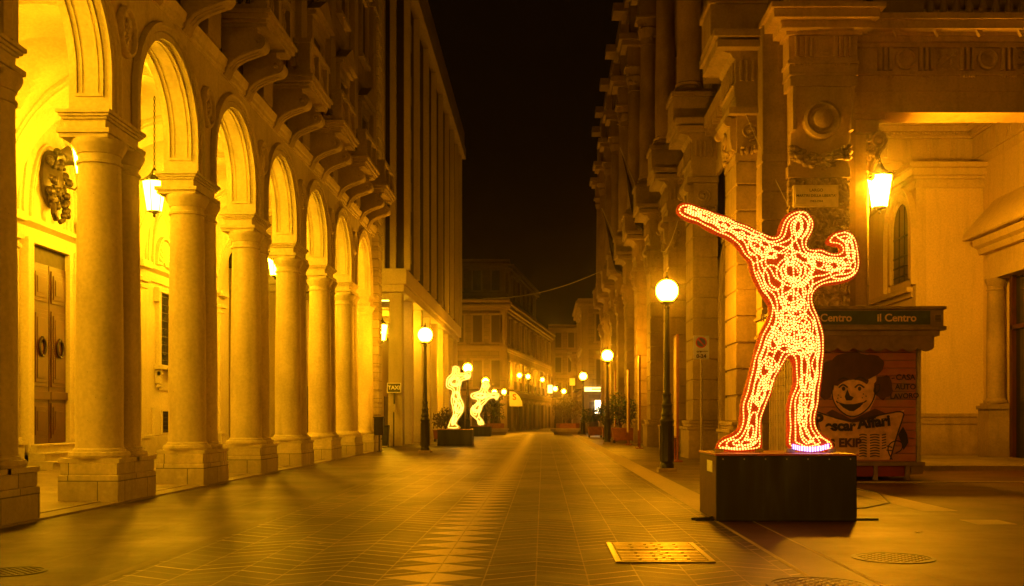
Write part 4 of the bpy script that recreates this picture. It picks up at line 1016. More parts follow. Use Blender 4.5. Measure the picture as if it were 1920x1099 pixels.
b = MB(); b.box(RX0, RX1, RY, RB, 4.32, 4.40); b.box(RX0-.0, RX1, RY, RB, 3.80, 3.90); b.box(RX0+.06, RX1-.06, RY+.06, RB-.06, 3.90, 4.32); b.box(RX0+.14, RX1-.12, RY+.14, RB-.1, 3.66, 3.80)
b.build('roof_box', 'kmetal', ks, bevel=.012)
b = MB(); b.box(RX0+.14, RX1-.40, RY+.045, RY+.06, 3.94, 4.28); b.build('sign_band', 'kgreen', ks, smooth=False)
b = MB(); b.box(RX0+.045, RX0+.06, RY+.3, RB-.3, 3.94, 4.28); b.build('side_sign_band', 'kletter', ks, smooth=False)
b = MB()
for i in range(5): b.box(RX1-.27, RX1-.13, RY+.05, RY+.06, 4.02+i*.035, 4.035+i*.035)
b.build('vent_louvre', 'iron', ks)
sx = 25.75/1920
for (pxc, s) in ((1681, 'il Centro'), (1560, 'il Centro'), (1462, 'il Centro')):
    text_part(s, .27, 'kletter', ks, FACE_CAM((pxc-1018)*sx, RY+.036, 4.10), bold=.006, name='sign_lettering')
# valance with scalloped lower edge
pts = []; n = 9; x0, x1 = RX0+.2, 9.88
for i in range(n*8+1):
    f = i/(n*8); pts.append((x0+(x1-x0)*f, 3.36-.09*abs(math.sin(PI*f*n))))
b = MB(); b.prism([(x0, 3.66), (x1, 3.66)]+pts[::-1], 'y', RY+.16, RY+.19); b.box(x1-.03, x1, RY+.19, KY+.5, 3.36, 3.66); b.box(x0, x0+.03, RY+.19, KB-.4, 3.36, 3.66)
b.build('awning_valance', 'awning', ks, smooth=False)
# paint on the shutter, as thin film: strokes and filled shapes, traced in the shutter plane
KS_ = KY/1920
def K(px, py): return ((px-1018)*KS_, 1.6+(783-py)*KS_)
lay = [0]
def film(b, poly):
    lay[0] += 1; y = KY-.024-.0006*lay[0]; pts = [K(*p) for p in poly]
    b.prism(pts, 'y', y-.0004, y+.003)
def blob(cx, cy_, rx, ry, n=20, rot=0, j=0):
    r_ = random.Random(int(cx*7+cy_)); o = []
    for i in range(n):
        a = 2*PI*i/n; q = 1+j*(r_.random()-.5); x, y = rx*q*math.cos(a), ry*q*math.sin(a); o.append((cx+x*math.cos(R(rot))-y*math.sin(R(rot)), cy_+x*math.sin(R(rot))+y*math.cos(R(rot))))
    return o
def stroke(b, pts, w, closed=False):
    pts = [Vector(p) for p in pts]
    if closed: pts = pts+[pts[0]]
    # smooth
    for _ in range(2):
        q = [pts[0]]
        for a, c in zip(pts[:-1], pts[1:]): q += [a*.75+c*.25, a*.25+c*.75]
        pts = q+[pts[-1]]
    l, r = [], []
    for i, p in enumerate(pts):
        t = (pts[min(i+1, len(pts)-1)]-pts[max(i-1, 0)]); t = t.normalized() if t.length > 0 else Vector((1, 0)); nrm = Vector((-t.y, t.x))*w/2; l.append(p+nrm); r.append(p-nrm)
    lay[0] += 1; y = KY-.024-.0006*lay[0]; vs = []
    for a in l+r: x, z = K(a.x, a.y); vs.append((x, y, z))
    n = len(l); b.add(vs, [(i, i+1, n+i+1, n+i) for i in range(n-1)])
b = MB(); film(b, [(1556, 700), (1568, 680), (1600, 672), (1630, 680), (1642, 705), (1642, 745), (1630, 770), (1597, 783), (1570, 768), (1557, 740)]); b.build('painted_face', 'paintpale', ks, smooth=False)
b = MB(); film(b, [(1530, 772), (1595, 790), (1695, 769), (1668, 862), (1552, 862)]); b.build('painted_newspaper', 'paintpale', ks, smooth=False)
b = MB()
film(b, blob(1572, 700, 34, 24, 24, 20, .12)); film(b, blob(1625, 688, 33, 22, 24, -10, .12)); film(b, blob(1598, 678, 40, 16, 24, 0, .1)); film(b, blob(1545, 722, 18, 26, 20, 0, .2)); film(b, blob(1656, 726, 18, 22, 20, 0, .25)); film(b, blob(1602, 668, 14, 8))
film(b, [(1548, 775), (1560, 768), (1597, 787), (1640, 766), (1660, 775), (1630, 787), (1598, 793), (1565, 785)])
b.build('painted_hair', 'paintred', ks, smooth=False)
b = MB()
film(b, blob(1602, 714, 26, 14, 20)); film(b, blob(1578, 718, 10, 12))
b.build('painted_fringe', 'paintred', ks, smooth=False)
b = MB(); film(b, blob(1599, 742, 36, 30, 24)); b.build('painted_face', 'paintpale', ks, smooth=False)
b = MB()
stroke(b, [(1560, 722), (1559, 745), (1570, 768), (1597, 785), (1625, 770), (1640, 745), (1640, 722)], 2.4)
stroke(b, [(1572, 727), (1580, 720), (1589, 727)], 3); stroke(b, [(1602, 727), (1610, 720), (1620, 727)], 3); stroke(b, [(1570, 714), (1580, 708), (1590, 712)], 3.2); stroke(b, [(1602, 712), (1612, 706), (1624, 714)], 3.2)
film(b, blob(1581, 729, 3.2, 4)); film(b, blob(1611, 729, 3.2, 4)); film(b, [(1583, 744), (1588, 730), (1593, 742), (1600, 745), (1596, 751), (1586, 751)])
film(b, [(1570, 754), (1584, 758), (1600, 758), (1621, 753), (1612, 763), (1600, 771), (1592, 771), (1580, 764)]); stroke(b, [(1567, 752), (1571, 756)], 2.5); stroke(b, [(1624, 751), (1619, 755)], 2.5)
for p in ((1571, 741), (1576, 745), (1570, 747), (1618, 739), (1623, 743), (1616, 746)): film(b, blob(p[0], p[1], 1.2, 1.2, 8))
stroke(b, [(1641, 722), (1649, 720), (1648, 733), (1640, 738)], 2.2)
stroke(b, [(1530, 772), (1560, 782), (1595, 790), (1650, 778), (1696, 769), (1690, 790), (1682, 812), (1668, 862)], 2.6)
stroke(b, [(1672, 862), (1664, 848), (1664, 836), (1672, 828), (1684, 826), (1692, 832), (1690, 844), (1678, 850)], 2.2); stroke(b, [(1661, 836), (1672, 839)], 2); stroke(b, [(1661, 844), (1672, 845)], 2)
film(b, [(1692, 800), (1700, 815), (1702, 830), (1693, 844), (1688, 828), (1683, 815)])
for i in range(9):
    for (xa, xb, dx) in ((1610, 1624, 0), (1630, 1648, 0)): stroke(b, [(xa, 816+i*5), ((xa+xb)/2, 814+i*5), (xb, 816+i*5)], 2)
for i in range(6): stroke(b, [(1652, 816+i*5), (1660, 814+i*5)], 2)
b.build('painted_lines', 'paint', ks, smooth=False)
def kt(s, px, py, size, mat='paint', rot=0, bold=.008):
    x, z = K(px, py); T = Matrix.Translation((x, KY-.075, z)) @ Matrix.Rotation(R(rot), 4, 'Y') @ Matrix.Rotation(R(90), 4, 'X')
    text_part(s, size, mat, ks, T, name='painted_words', depth=.001, bold=bold)
kt('P', 1533, 790, .46, bold=.02); kt('escar', 1574, 799, .36, bold=.018); kt('Affari', 1637, 792, .38, bold=.018, rot=-6)
kt('EKIP', 1592, 831, .30, 'paintred', bold=.014); kt('S', 1559, 832, .28, 'paintred', bold=.014)
kt('CASA', 1696, 708, .20, bold=.004); kt('AUTO', 1696, 726, .19, bold=.004); kt('LAVORO', 1694, 743, .185, bold=.004, rot=-3)
stroke_b = MB(); stroke(stroke_b, [(1670, 710), (1676, 709)], 2); stroke_b.build('painted_dash', 'paint', ks, smooth=False)

# ------------------------------------------------------------------ no parking sign
t = thing('no_parking_sign', (3.85, 25, 0), 'white no parking sign reading 0-24 on a thin grey pole', 'road sign')
M['nblue'] = plain('sign_blue', (.10, .13, .45), rough=.4); M['nred'] = plain('sign_red', (.6, .05, .03), rough=.4)
b = MB(); b.lathe((3.87, 25.0, 0), [(.03, 0), (.03, 3.6)], 12); b.build('sign_pole', 'concrete', t)
b = MB(); b.box(3.66, 4.05, 24.94, 24.96, 3.02, 3.60); b.build('sign_plate', 'signwhite', t, bevel=.006)
b = MB(); b.lathe((3.855, 24.938, 3.43), [(.135, 0), (.135, -.003)], 32, axis='y'); b.build('red_ring', 'nred', t)
b = MB(); b.lathe((3.855, 24.934, 3.43), [(.105, 0), (.105, -.003)], 32, axis='y'); b.build('blue_disc', 'nblue', t)
b = MB(); b.prism([(3.77, 3.50), (3.795, 3.52), (3.94, 3.36), (3.915, 3.34)], 'y', 24.926, 24.930); b.build('red_slash', 'nred', t)
text_part('0-24', .13, 'signblack', t, FACE_CAM(3.855, 24.933, 3.09), bold=.004); text_part('ore', .08, 'signblack', t, FACE_CAM(3.80, 24.933, 3.21), bold=.002); text_part('rimozione', .045, 'signblack', t, FACE_CAM(3.92, 24.933, 3.215))

# ------------------------------------------------------------------ the ornate palace on the right
XR, XRW = 5.87, 6.85
rp = thing('ornate_palace', (XRW, 31, 0), 'tall dark ornate palace with rusticated pilasters, scroll capitals and engaged columns along the right side', 'building')
def rust_stack(b, x0, x1, y0, y1, z0, z1, h=.80, g=.05, ins=.05):
    z = z0
    while z < z1-.05:
        t_ = min(z+h, z1); e = .03
        b.box(x0, x1, y0, y1, z+e, t_-g)
        b.add([(x, y, q) for (q, d) in ((z, ins), (z+e, 0)) for (x, y) in ((x0+d, y0+d), (x1-d, y0+d), (x1-d, y1-d), (x0+d, y1-d))], [(0, 1, 5, 4), (1, 2, 6, 5), (2, 3, 7, 6), (3, 0, 4, 7)])
        b.box(x0+ins, x1-ins, y0+ins, y1-ins, t_-g, t_); z = t_
def spiral(b, x, y, z, r, axis, w=.03, sgn=1, turns=2.2):
    n = int(turns*14); p = []
    for i in range(n+1):
        a = -PI/2+sgn*2*PI*i/14; q = r*(1-.86*i/n)
        p.append((x+(q*math.cos(a) if axis == 'y' else 0), y+(q*math.cos(a) if axis == 'x' else 0), z+q*math.sin(a)))
    b.tube(p, w, 6); b.ball((x, y, z), w*2.2, 10, 6)
def leaves(b, c, sz, n, s, seed=1):
    r_ = random.Random(seed)
    for i in range(n):
        p = [c[k]+(r_.random()*2-1)*sz[k] for k in range(3)]; b.ball(p, s*(.5+r_.random()), 6, 4, sx=.6+.8*r_.random(), sz=.6+.8*r_.random())
PIL = [31.1, 40.1, 48.0, 56.0, 64.0, 72.0, 80.0, 88.0, 96.0, 102.5]
LEN = 1.9
b = MB()
b.box(XRW, 9.9, 31.1, 47.2, -.02, 31.0); b.box(XRW, 26, 47.2, 104.4, -.02, 31.0)
rp_wall = b.build('main_wall', 'darkblocks', rp, smooth=False)
def entab(b, x, y0, y1, z, s=1.0, w=20):
    """frieze and cornice facing the street, x = face of the frieze"""
    pr = [(x+.6, z), (x+.04, z), (x+.04, z+.35), (x, z+.36), (x, z+.72), (x-.08, z+.76), (x-.02, z+.80), (x-.02, z+1.62), (x-.10, z+1.66), (x-.14, z+1.80), (x-.42, z+1.86), (x-.62, z+1.92), (x-.64, z+2.18), (x-.72, z+2.24), (x-.78, z+2.42), (x+.6, z+2.42)]
    b.prism([(px, x and pz) for px, pz in pr], 'y', y0, y1)
for i, y in enumerate(PIL):
    y1 = y+LEN; big = y < 60
    b = MB(); b.box(XR-.2, XRW+.02, y-.2, y1+.2, -.02, 1.12); b.box(XR-.25, XRW+.02, y-.25, y1+.25, 1.12, 1.24); b.box(XR-.12, XRW+.02, y-.12, y1+.12, 1.24, 1.36); b.box(XR-.16, XRW+.02, y-.16, y1+.16, 1.36, 1.48)
    b.build('pilaster_base', 'darkstone', rp, bevel=.02)
    b = MB(); rust_stack(b, XR, XRW+.02, y, y1, 1.48, 9.4, .80); b.build('rusticated_pilaster', 'darkstone', rp, smooth=False)
    b = MB()
    b.box(XR-.02, XRW, y-.02, y1+.02, 9.4, 9.62); b.box(XR+.03, XRW, y+.03, y1-.03, 9.62, 10.9)
    b.prism([(XR+.03, 9.7), (XR-.10, 9.8), (XR-.16, 10.1), (XR-.16, 10.5), (XR-.30, 10.72), (XR+.03, 10.75)], 'y', y+.15, y1-.15)
    for s in (y+.0, y1-.0): spiral(b, XR+.42, s, 10.3, .30, 'y', .035, 1)
    spiral(b, XR-.19, (y+y1)/2, 10.2, .33, 'x', .04)
    for s in (y+.15, y1-.15): b.lathe((XR-.22, s-.1, 10.6), [(.14, 0), (.14, .2)], 14, axis='y')
    if big: leaves(b, (XR-.05, (y+y1)/2, 9.75), (.10, .75, .12), 34, .07, i); leaves(b, (XR+.5, y-.03, 9.75), (.4, .05, .12), 20, .07, i+9)
    b.box(XR-.25, XRW, y-.2, y1+.2, 10.78, 10.98)
    b.build('pilaster_capital', 'darkstone', rp)
    # entablature breaking forward over the pilaster
    b = MB(); xe = XR-.03
    pr = [(XRW, 11), (xe, 11), (xe, 11.3), (xe-.05, 11.32), (xe-.05, 11.62), (xe-.12, 11.66), (xe-.02, 11.70), (xe-.02, 12.45), (xe-.10, 12.5), (xe-.16, 12.62), (xe-.42, 12.68), (xe-.60, 12.74), (xe-.62, 12.98), (xe-.70, 13.04), (xe-.76, 13.22), (XRW, 13.22)]
    b.prism(pr, 'y', y-.10, y1+.10)
    for (q, o_) in ((12.70, .5), (13.0, .6)): b.box(xe-.12-o_, XRW, y-.10-o_*.7, y1+.10+o_*.7, q, q+.22)
    for yy in [y+.1+.25*k for k in range(8)]: b.box(xe-.10, xe-.02, yy-.035, yy+.035, 11.78, 12.4)
    for xx in (XR+.12, XR+.30, XR+.48, XR+.75): b.box(xx-.04, xx+.04, y-.17, y-.10, 11.78, 12.4)
    b.build('entablature_block', 'darkstone', rp, bevel=.01)
    # upper order
    b = MB(); cx, cy_ = XR-.02, (y+y1)/2
    b.box(cx-.75, XRW, cy_-.85, cy_+.85, 13.22, 14.2); b.box(cx-.82, XRW, cy_-.92, cy_+.92, 14.2, 14.4); b.box(cx-.62, XRW, cy_-.62, cy_+.62, 14.4, 14.6)
    b.build('column_pedestal', 'darkstone', rp, bevel=.02)
    b = MB(); b.lathe((cx, cy_, 14.6), [(.60, 0), (.62, .08), (.58, .16), (.52, .2), (.55, .3), (.50, .36), (.49, .5), (.49, 3), (.42, 7.6), (.46, 7.64), (.42, 7.7), (.42, 8.0), (.50, 8.1), (.60, 8.5), (.52, 8.6), (.66, 9.0)], 24)
    if y < 75: leaves(b, (cx, cy_, 23.0), (.5, .5, .4), 40, .1, i)
    b.box(cx-.7, XRW, cy_-.7, cy_+.7, 23.6, 23.75)
    b.build('engaged_column', 'darkstone', rp)
    b = MB(); b.box(cx-.55, XRW, cy_-.62, cy_+.62, 23.75, 24.9); b.box(cx-.9, XRW, cy_-.95, cy_+.95, 24.9, 25.2); b.box(cx-1.1, XRW, cy_-1.15, cy_+1.15, 25.2, 25.6); b.box(cx-.35, XRW, cy_-.6, cy_+.6, 25.6, 29.4); b.box(cx-.9, XRW, cy_-.9, cy_+.9, 30.2, 30.8)
    b.build('upper_entablature_block', 'darkstone', rp, bevel=.02)
b = MB()
for (z0, z1, d) in ((11.0, 11.65, .10), (11.65, 12.5, .05), (12.5, 12.8, .30), (12.8, 13.22, .62), (23.75, 24.9, .12), (24.9, 25.3, .35), (25.3, 25.6, .6), (29.4, 30.0, .35), (30.0, 30.4, .8), (30.4, 31.2, 1.15)):
    b.box(XRW-d, XRW+.02, 31.1, 104.5, z0, z1)
k = 31.3
while k < 90: b.box(XRW-.55, XRW-.3, k, k+.22, 12.52, 12.8); k += .55
b.build('cornices', 'darkstone', rp, smooth=False)
for i in range(len(PIL)-1):                                        # bays between the pilasters
    y0, y1 = PIL[i]+LEN+.3, PIL[i+1]-.3; c = (y0+y1)/2; hw = min(1.7, (y1-y0)/2-.5)
    o_ = MB(); o_.prism([(c-hw, .0), (c+hw, .0)]+[(c+hw*math.cos(PI*q/16), 6.2+hw*math.sin(PI*q/16)) for q in range(17)], 'x', XRW-.02, XRW+.0)
    wn = o_.build('arched_opening', 'darkvoid', rp, smooth=False)
    f = MB(); f.sweep([(c-hw, 0.1, -1, 0)]+[(c-hw*math.cos(PI*q/20), 6.2+hw*math.sin(PI*q/20), -math.cos(PI*q/20), math.sin(PI*q/20)) for q in range(21)]+[(c+hw, 0.1, 1, 0)], [(0, 0), (-.16, 0), (-.16, .18), (-.24, .22), (-.24, .42), (0, .42)], XRW)
    f.box(XRW-.12, XRW, c-.03, c+.03, 0.1, 6.2); f.box(XRW-.1, XRW, c-hw, c+hw, 3.4, 3.55); f.box(XRW-.1, XRW, c-hw, c+hw, 6.15, 6.28); f.box(XRW-.45, XRW, c-.25, c+.25, 6.2+hw-.05, 6.2+hw+.75)
    f.build('opening_frame', 'darkstone', wn)
    u = MB(); u.box(XRW-.03, XRW, c-.8, c+.8, 15.4, 19.2); uw = u.build('window', 'darkvoid', rp, smooth=False)
    f = MB()
    for s in (-1, 1): f.box(XRW-.25, XRW, c+s*1.0-.17, c+s*1.0+.17, 15.3, 19.4)
    f.box(XRW-.3, XRW, c-1.3, c+1.3, 19.4, 19.7); f.prism([(c-1.5, 19.7), (c+1.5, 19.7), (c, 20.6)], 'x', XRW-.55, XRW)
    f.box(XRW-.9, XRW, c-1.5, c+1.5, 14.0, 14.25)
    for q in range(9): f.lathe((XRW-.75, c-1.3+.325*q, 14.25), [(.06, 0), (.08, .25), (.04, .6), (.06, .8)], 6)
    f.box(XRW-.85, XRW-.65, c-1.5, c+1.5, 15.05, 15.2); f.box(XRW-.2, XRW, c-.7, c+.7, 26.2, 28.8)
    f.build('window_surround', 'darkstone', uw)
b = MB(); leaves(b, (5.2, 104.0, 31.6), (.8, .8, .5), 10, .4, 5)
# corner pavilion: stepped piers towards the square
cp = thing('corner_pier', (8, 30.5, 0), None, None); cp.parent = rp; cp.matrix_parent_inverse = world_inv(rp)
b = MB(); b.box(6.50, 9.25, 30.3, 33.2, -.02, 13.2); b.box(7.19, 9.6, 29.95, 30.3, -.02, 1.4); b.box(9.25, 9.66, 30.5, 33.2, -.02, 10.2); b.build('pier_core', 'darkstone', cp, smooth=False)
b = MB(); rust_stack(b, 6.46, 7.3, 30.22, 31.0, 1.4, 9.4, .86); b.build('rusticated_strip', 'darkstone', cp, smooth=False)
b = MB(); rust_stack(b, 7.19, 8.98, 29.95, 30.6, .9, 8.62, .86, .06, .05); b.build('vermiculated_blocks', 'rust', cp, smooth=False)
b = MB()
yf = 29.95
b.box(7.16, 9.0, yf-.02, 30.6, 8.62, 8.95)
# large scroll console with round boss
pr = [(yf, 8.95), (yf-.02, 9.5), (yf-.14, 9.9), (yf-.32, 10.3), (yf-.38, 10.8), (yf-.40, 11.15), (yf+.6, 11.15), (yf+.6, 8.95)]
b.prism(pr, 'x', 7.22, 8.96)
b.box(7.12, 9.05, yf-.46, yf+.6, 11.15, 11.45); b.box(7.08, 9.08, yf-.5, yf+.6, 11.45, 11.55)
b.lathe((8.06, yf-.34, 10.2), [(.54, .2), (.54, -.12), (.45, -.17), (.37, -.02), (.31, -.02), (.27, -.20), (.15, -.26), (.01, -.29)], 32, axis='y')
b.box(7.2, 7.30, yf-.44, yf, 9.9, 11.15); b.box(8.88, 8.98, yf-.44, yf, 9.9, 11.15)
b.build('scroll_capital', 'entab', cp, bevel=.012)
b = MB()
for q in range(150):
    r_ = random.random(); x = 7.22+1.74*r_; z = 9.35-.30*math.sin(PI*r_)*.9+random.uniform(-.20, .20); b.ball((x, yf-.10+random.uniform(-.06, .06), z), random.uniform(.045, .11), 6, 4, sx=1.2, sz=.8)
b.build('garland', 'darkstone', cp)
b = MB()                                                           # entablature block over the pier
b.box(7.10, 9.10, yf-.42, 33, 11.55, 11.80); b.box(7.05, 9.12, yf-.46, 33, 11.80, 11.90); b.box(7.10, 9.08, yf-.40, 33, 11.90, 12.62); b.box(7.0, 9.2, yf-.5, 33, 12.62, 12.72)
b.box(6.8, 9.4, yf-.75, 33, 12.72, 12.86); b.box(6.55, 9.55, yf-.95, 33, 12.95, 13.2); b.box(6.45, 9.7, yf-1.05, 33, 13.2, 13.35); b.box(6.8, 9.4, yf-.7, 33, 12.86, 12.95)
for x0 in (7.18, 7.24+.0, 8.36):
    for q in range(4): b.box(x0+.02+q*.14, x0+.09+q*.14, yf-.50, yf-.40, 12.0, 12.58) if x0 != 7.18 else None
b.box(7.82, 8.28, yf-.44, yf-.40, 12.0, 12.55); b.box(7.90, 8.20, yf-.47, yf-.44, 12.1, 12.48)
for x0 in (7.24, 8.36):
    for q in range(6): b.lathe((x0+.03+q*.09, yf-.44, 11.74), [(.02, 0), (.03, .06)], 6)
b.box(7.3, 9.0, yf-.3, 33, 13.35, 16); b.box(7.1, 9.2, yf-.5, 33, 13.35, 13.8); b.box(7.2, 9.1, yf-.4, 33, 15.6, 16); b.box(7.4, 9.0, yf-.2, 33, 16, 30)
b.build('pier_entablature', 'entab', cp, bevel=.008)
# narrow pilaster and scroll bracket beside it
b = MB(); b.box(9.28, 9.60, 30.40, 30.5, .9, 10.0); b.box(9.2, 10.0, 30.30, 30.55, 10.05, 10.12); b.box(9.25, 9.95, 30.34, 30.55, 10.12, 10.4); b.box(9.1, 10.1, 30.2, 30.6, 10.4, 10.54)
spiral(b, 9.92, 30.2, 9.78, .26, 'y', .05); spiral(b, 9.92, 30.7, 9.78, .26, 'y', .05); b.lathe((9.92, 30.2, 9.78), [(.24, 0), (.24, .5)], 20, axis='y')
b.tube([(9.95, 30.45, 9.6), (9.85, 30.45, 9.4), (9.74, 30.45, 9.15), (9.70, 30.45, 8.9)], [.16, .13, .11, .09], 8); leaves(b, (9.75, 30.3, 9.6), (.16, .1, .35), 30, .06, 4); b.ball((9.74, 30.4, 8.75), .12)
b.build('scroll_bracket', 'entab', cp)
t = thing('wall_plaque', (8.07, yf-.08, 8.1), 'pale stone street name plaque with dark inscription on the corner pier', 'plaque')
b = MB(); b.box(7.30, 8.62, yf-.10, yf-.0, 7.74, 8.38); b.box(7.36, 8.56, yf-.125, yf-.10, 7.80, 8.32); M['plaque'] = plain('plaque_marble', (.78, .66, .48), rough=.5, var=.12); b.build('plaque_slab', 'plaque', t, bevel=.01)
M['ink'] = plain('inscription', (.10, .07, .04), rough=.7)
text_part('LARGO', .12, 'ink', t, FACE_CAM(7.96, yf-.128, 8.22), name='inscription', depth=.002, bold=.002); text_part("MARTIRI DELLA LIBERTA'", .105, 'ink', t, FACE_CAM(7.96, yf-.128, 8.06), name='inscription', depth=.002, bold=.002); text_part('1943-1944', .09, 'ink', t, FACE_CAM(7.96, yf-.128, 7.90), name='inscription', depth=.002, bold=.001)

# ------------------------------------------------------------------ portico over the side square
po = thing('portico_building', (12, 31, 0), 'building with a lit portico under a triglyph entablature at the right edge, behind the kiosk', 'building')
YF = 30.0
b = MB()
b.box(9.12, 24, YF+.05, YF+1.1, 10.55, 11.15); b.box(9.12, 24, YF+.0, YF+1.15, 11.15, 11.62); b.box(9.12, 24, YF-.08, YF+1.1, 11.62, 11.72); b.box(9.12, 24, YF+.02, YF+1.1, 11.72, 12.42)
b.box(9.12, 24, YF-.10, YF+1.1, 12.42, 12.54); b.box(9.12, 24, YF-.22, YF+1.1, 12.54, 12.70); b.box(9.12, 24, YF-.60, YF+1.1, 12.78, 13.02); b.box(9.12, 24, YF-.70, YF+1.1, 13.02, 13.20); b.box(9.12, 24, YF-.3, YF+1.1, 12.70, 12.78)
b.build('front_beam', 'entab', po, bevel=.008)
x = 9.35; i = 0; 
x = 9.78
while x < 23:
    tb = MB()
    for q in range(3): tb.box(x+.02+q*.16, x+.11+q*.16, YF-.13, YF+.02, 11.76, 12.40)
    for q in range(6): tb.lathe((x+.04+q*.08, YF-.10, 11.52), [(.018, 0), (.028, .07)], 6)
    tb.box(x, x+.46, YF-.11, YF+.0, 11.58, 11.62); tb.build('triglyph', 'entab', po); mo = MB()
    cx = x+.84
    if i % 2 == 0:
        mo.lathe((cx, YF+.02, 12.08), [(.31, 0), (.31, -.12), (.25, -.15), (.21, -.03), (.15, -.02), (.02, -.08)], 28, axis='y')
    else:
        leaves(mo, (cx, YF+.0, 12.08), (.26, .03, .26), 26, .05, i); mo.tube([(cx-.3, YF-.03, 11.82), (cx, YF-.05, 12.05), (cx+.28, YF-.03, 12.34)], .03)
    mo.build('frieze_relief', 'entab', po); mo = MB(); mo.prism([(cx-.42-.10, 12.78), (cx-.42+.10, 12.78), (cx-.42, 12.6)], 'y', YF-.5, YF-.35); mo.build('cornice_drop', 'entab', po)
    x += 1.20; i += 1
b = MB(); b.box(9.7, 24, YF+.1, YF+.7, 13.2, 13.42); b.box(9.7, 24, YF+.15, YF+.6, 14.15, 14.35)
for q in range(34):
    x = 11.5+q*.39
    if x < 24: b.lathe((x, YF+.4, 13.42), [(.10, 0), (.10, .07), (.05, .12), (.12, .30), (.12, .38), (.055, .58), (.05, .62), (.10, .67), (.10, .73)], 10)
b.box(9.7, 11.2, YF+.12, YF+.68, 13.42, 14.15); b.build('balustrade', 'darkstone', po)
b = MB(); b.box(9.2, 24, YF+5, YF+6, 13.2, 24); b.build('upper_wall', 'darkblocks', po, smooth=False)
b = MB(); b.box(9.12, 24, YF+1.1, 47, 13.75, 14.0); b.build('ceiling', 'plaster', po, smooth=False)
b = MB(); b.box(6.85, 10.2, 33.2, 47, .0, 13.8); b.build('left_side_wall', 'ochre', po, smooth=False)
# back wing: wall facing the camera, a side wall with the arched window, a long entablature
YB = 40.0; XA = 14.6
b = MB(); b.box(XA, 17.35, YB, 46.5, .0, 11.2); b.box(10.2, 18, 46.3, 47, 0, 13.8); b.build('wing_wall', 'ochre', po, smooth=False)
b = MB()
b.box(XA-.12, 17.35, YB-.12, 46, .15, 1.35); b.box(XA-.16, 17.35, YB-.16, 46, 1.35, 1.5); b.box(XA-.10, 17.35, YB-.10, 46, 1.62, 1.76); b.box(XA-.06, 17.35, YB-.06, 46, 1.5, 1.62)
b.build('plinth_course', 'darkstone', po, bevel=.01)
b = MB()
b.box(XA-.05, XA+.35, YB-.05, YB+.4, 1.7, 10.55)
for (z0, z1, d) in ((10.55, 10.75, .10), (10.9, 11.02, .16), (11.02, 11.3, .28), (11.3, 11.5, .42)): b.box(XA-d, 17.4, YB-d, 46.3, z0, z1)
b.box(XA-.04, 17.35, YB-.04, 46.3, 10.75, 10.9)
b.build('wing_cornice', 'ochre', po, bevel=.01)
b = MB()
yq = YB+1.0
for (z0, z1, d) in ((11.5, 11.85, .0), (11.85, 11.93, .08), (11.93, 12.75, .0), (12.75, 12.86, .10), (12.98, 13.2, .32), (13.2, 13.75, .45)): b.box(9.5, 18, yq-d, yq+.5, z0, z1); b.box(17.18-d, 18, 31.2, yq, z0, z1)
b.box(9.5, 18, yq-.18, yq+.5, 12.86, 12.98); b.box(17.02, 18, 31.2, yq, 12.86, 12.98)
for q in range(14):
    x = 10.6+q*.95
    if x < 17:
        for r_ in range(3): b.box(x+.02+r_*.14, x+.09+r_*.14, yq-.045, yq, 12.0, 12.7)
        b.box(x, x+.42, yq-.10, yq, 11.76, 11.84)
for q in range(60): b.box(9.7+q*.125, 9.77+q*.125, yq-.26, yq-.18, 12.87, 12.97)
for q in range(9):
    y = 31.6+q*1.0
    for r_ in range(3): b.box(17.15, 17.2, y+.02+r_*.14, y+.09+r_*.14, 12.0, 12.7)
b.build('inner_entablature', 'ochre', po)
wn = thing('arched_window', (XA, 42.5, 6), None, None); wn.parent = po; wn.matrix_parent_inverse = world_inv(po)
cw = 41.6; b = MB()
def archp(c, hw, z0, zs): return [(c-hw, z0), (c+hw, z0)]+[(c+hw*math.cos(PI*q/20), zs+hw*math.sin(PI*q/20)) for q in range(21)]
b.prism(archp(cw, .95, 7.1, 9.3), 'x', XA-.03, XA); b.build('pane', 'glass', wn, smooth=False)
b = MB()
def ap2(c, hw, z0, zs): return [(c-hw, z0, -1, 0)]+[(c-hw*math.cos(PI*q/24), zs+hw*math.sin(PI*q/24), -math.cos(PI*q/24), math.sin(PI*q/24)) for q in range(25)]+[(c+hw, z0, 1, 0)]
b.sweep(ap2(cw, .95, 7.1, 9.3), [(0, 0), (-.08, 0), (-.08, .1), (-.16, .12), (-.16, .35), (0, .35)], XA); b.sweep(ap2(cw, 1.42, 6.8, 9.2), [(0, 0), (-.10, 0), (-.10, .1), (-.26, .14), (-.26, .26), (0, .3)], XA)
b.box(XA-.10, XA, YB+.3, 46, 6.35, 6.55); b.box(XA-.28, XA, YB+.3, 46, 6.55, 6.75)
b.build('window_surround', 'ochre', wn)
b = MB()
for y in (cw-.3, cw+.3): b.box(XA-.06, XA-.02, y-.025, y+.025, 7.1, 10.1)
for z in (7.3, 7.7, 8.1, 8.9): b.box(XA-.06, XA-.02, cw-.93, cw+.93, z, z+.05)
b.build('glazing_bars', 'iron', wn)
t = thing('poster_case', (XA-.1, 42.5, 4.5), 'dark framed display case under the arched window behind the kiosk', 'display case')
b = MB(); b.box(XA-.22, XA-.01, 41.0, 44.0, 3.0, 5.6); b.build('case_frame', 'iron', t, bevel=.02)
b = MB(); b.box(XA-.24, XA-.22, 41.2, 43.8, 3.2, 5.3); b.build('case_panel', 'signwhite', t, smooth=False)
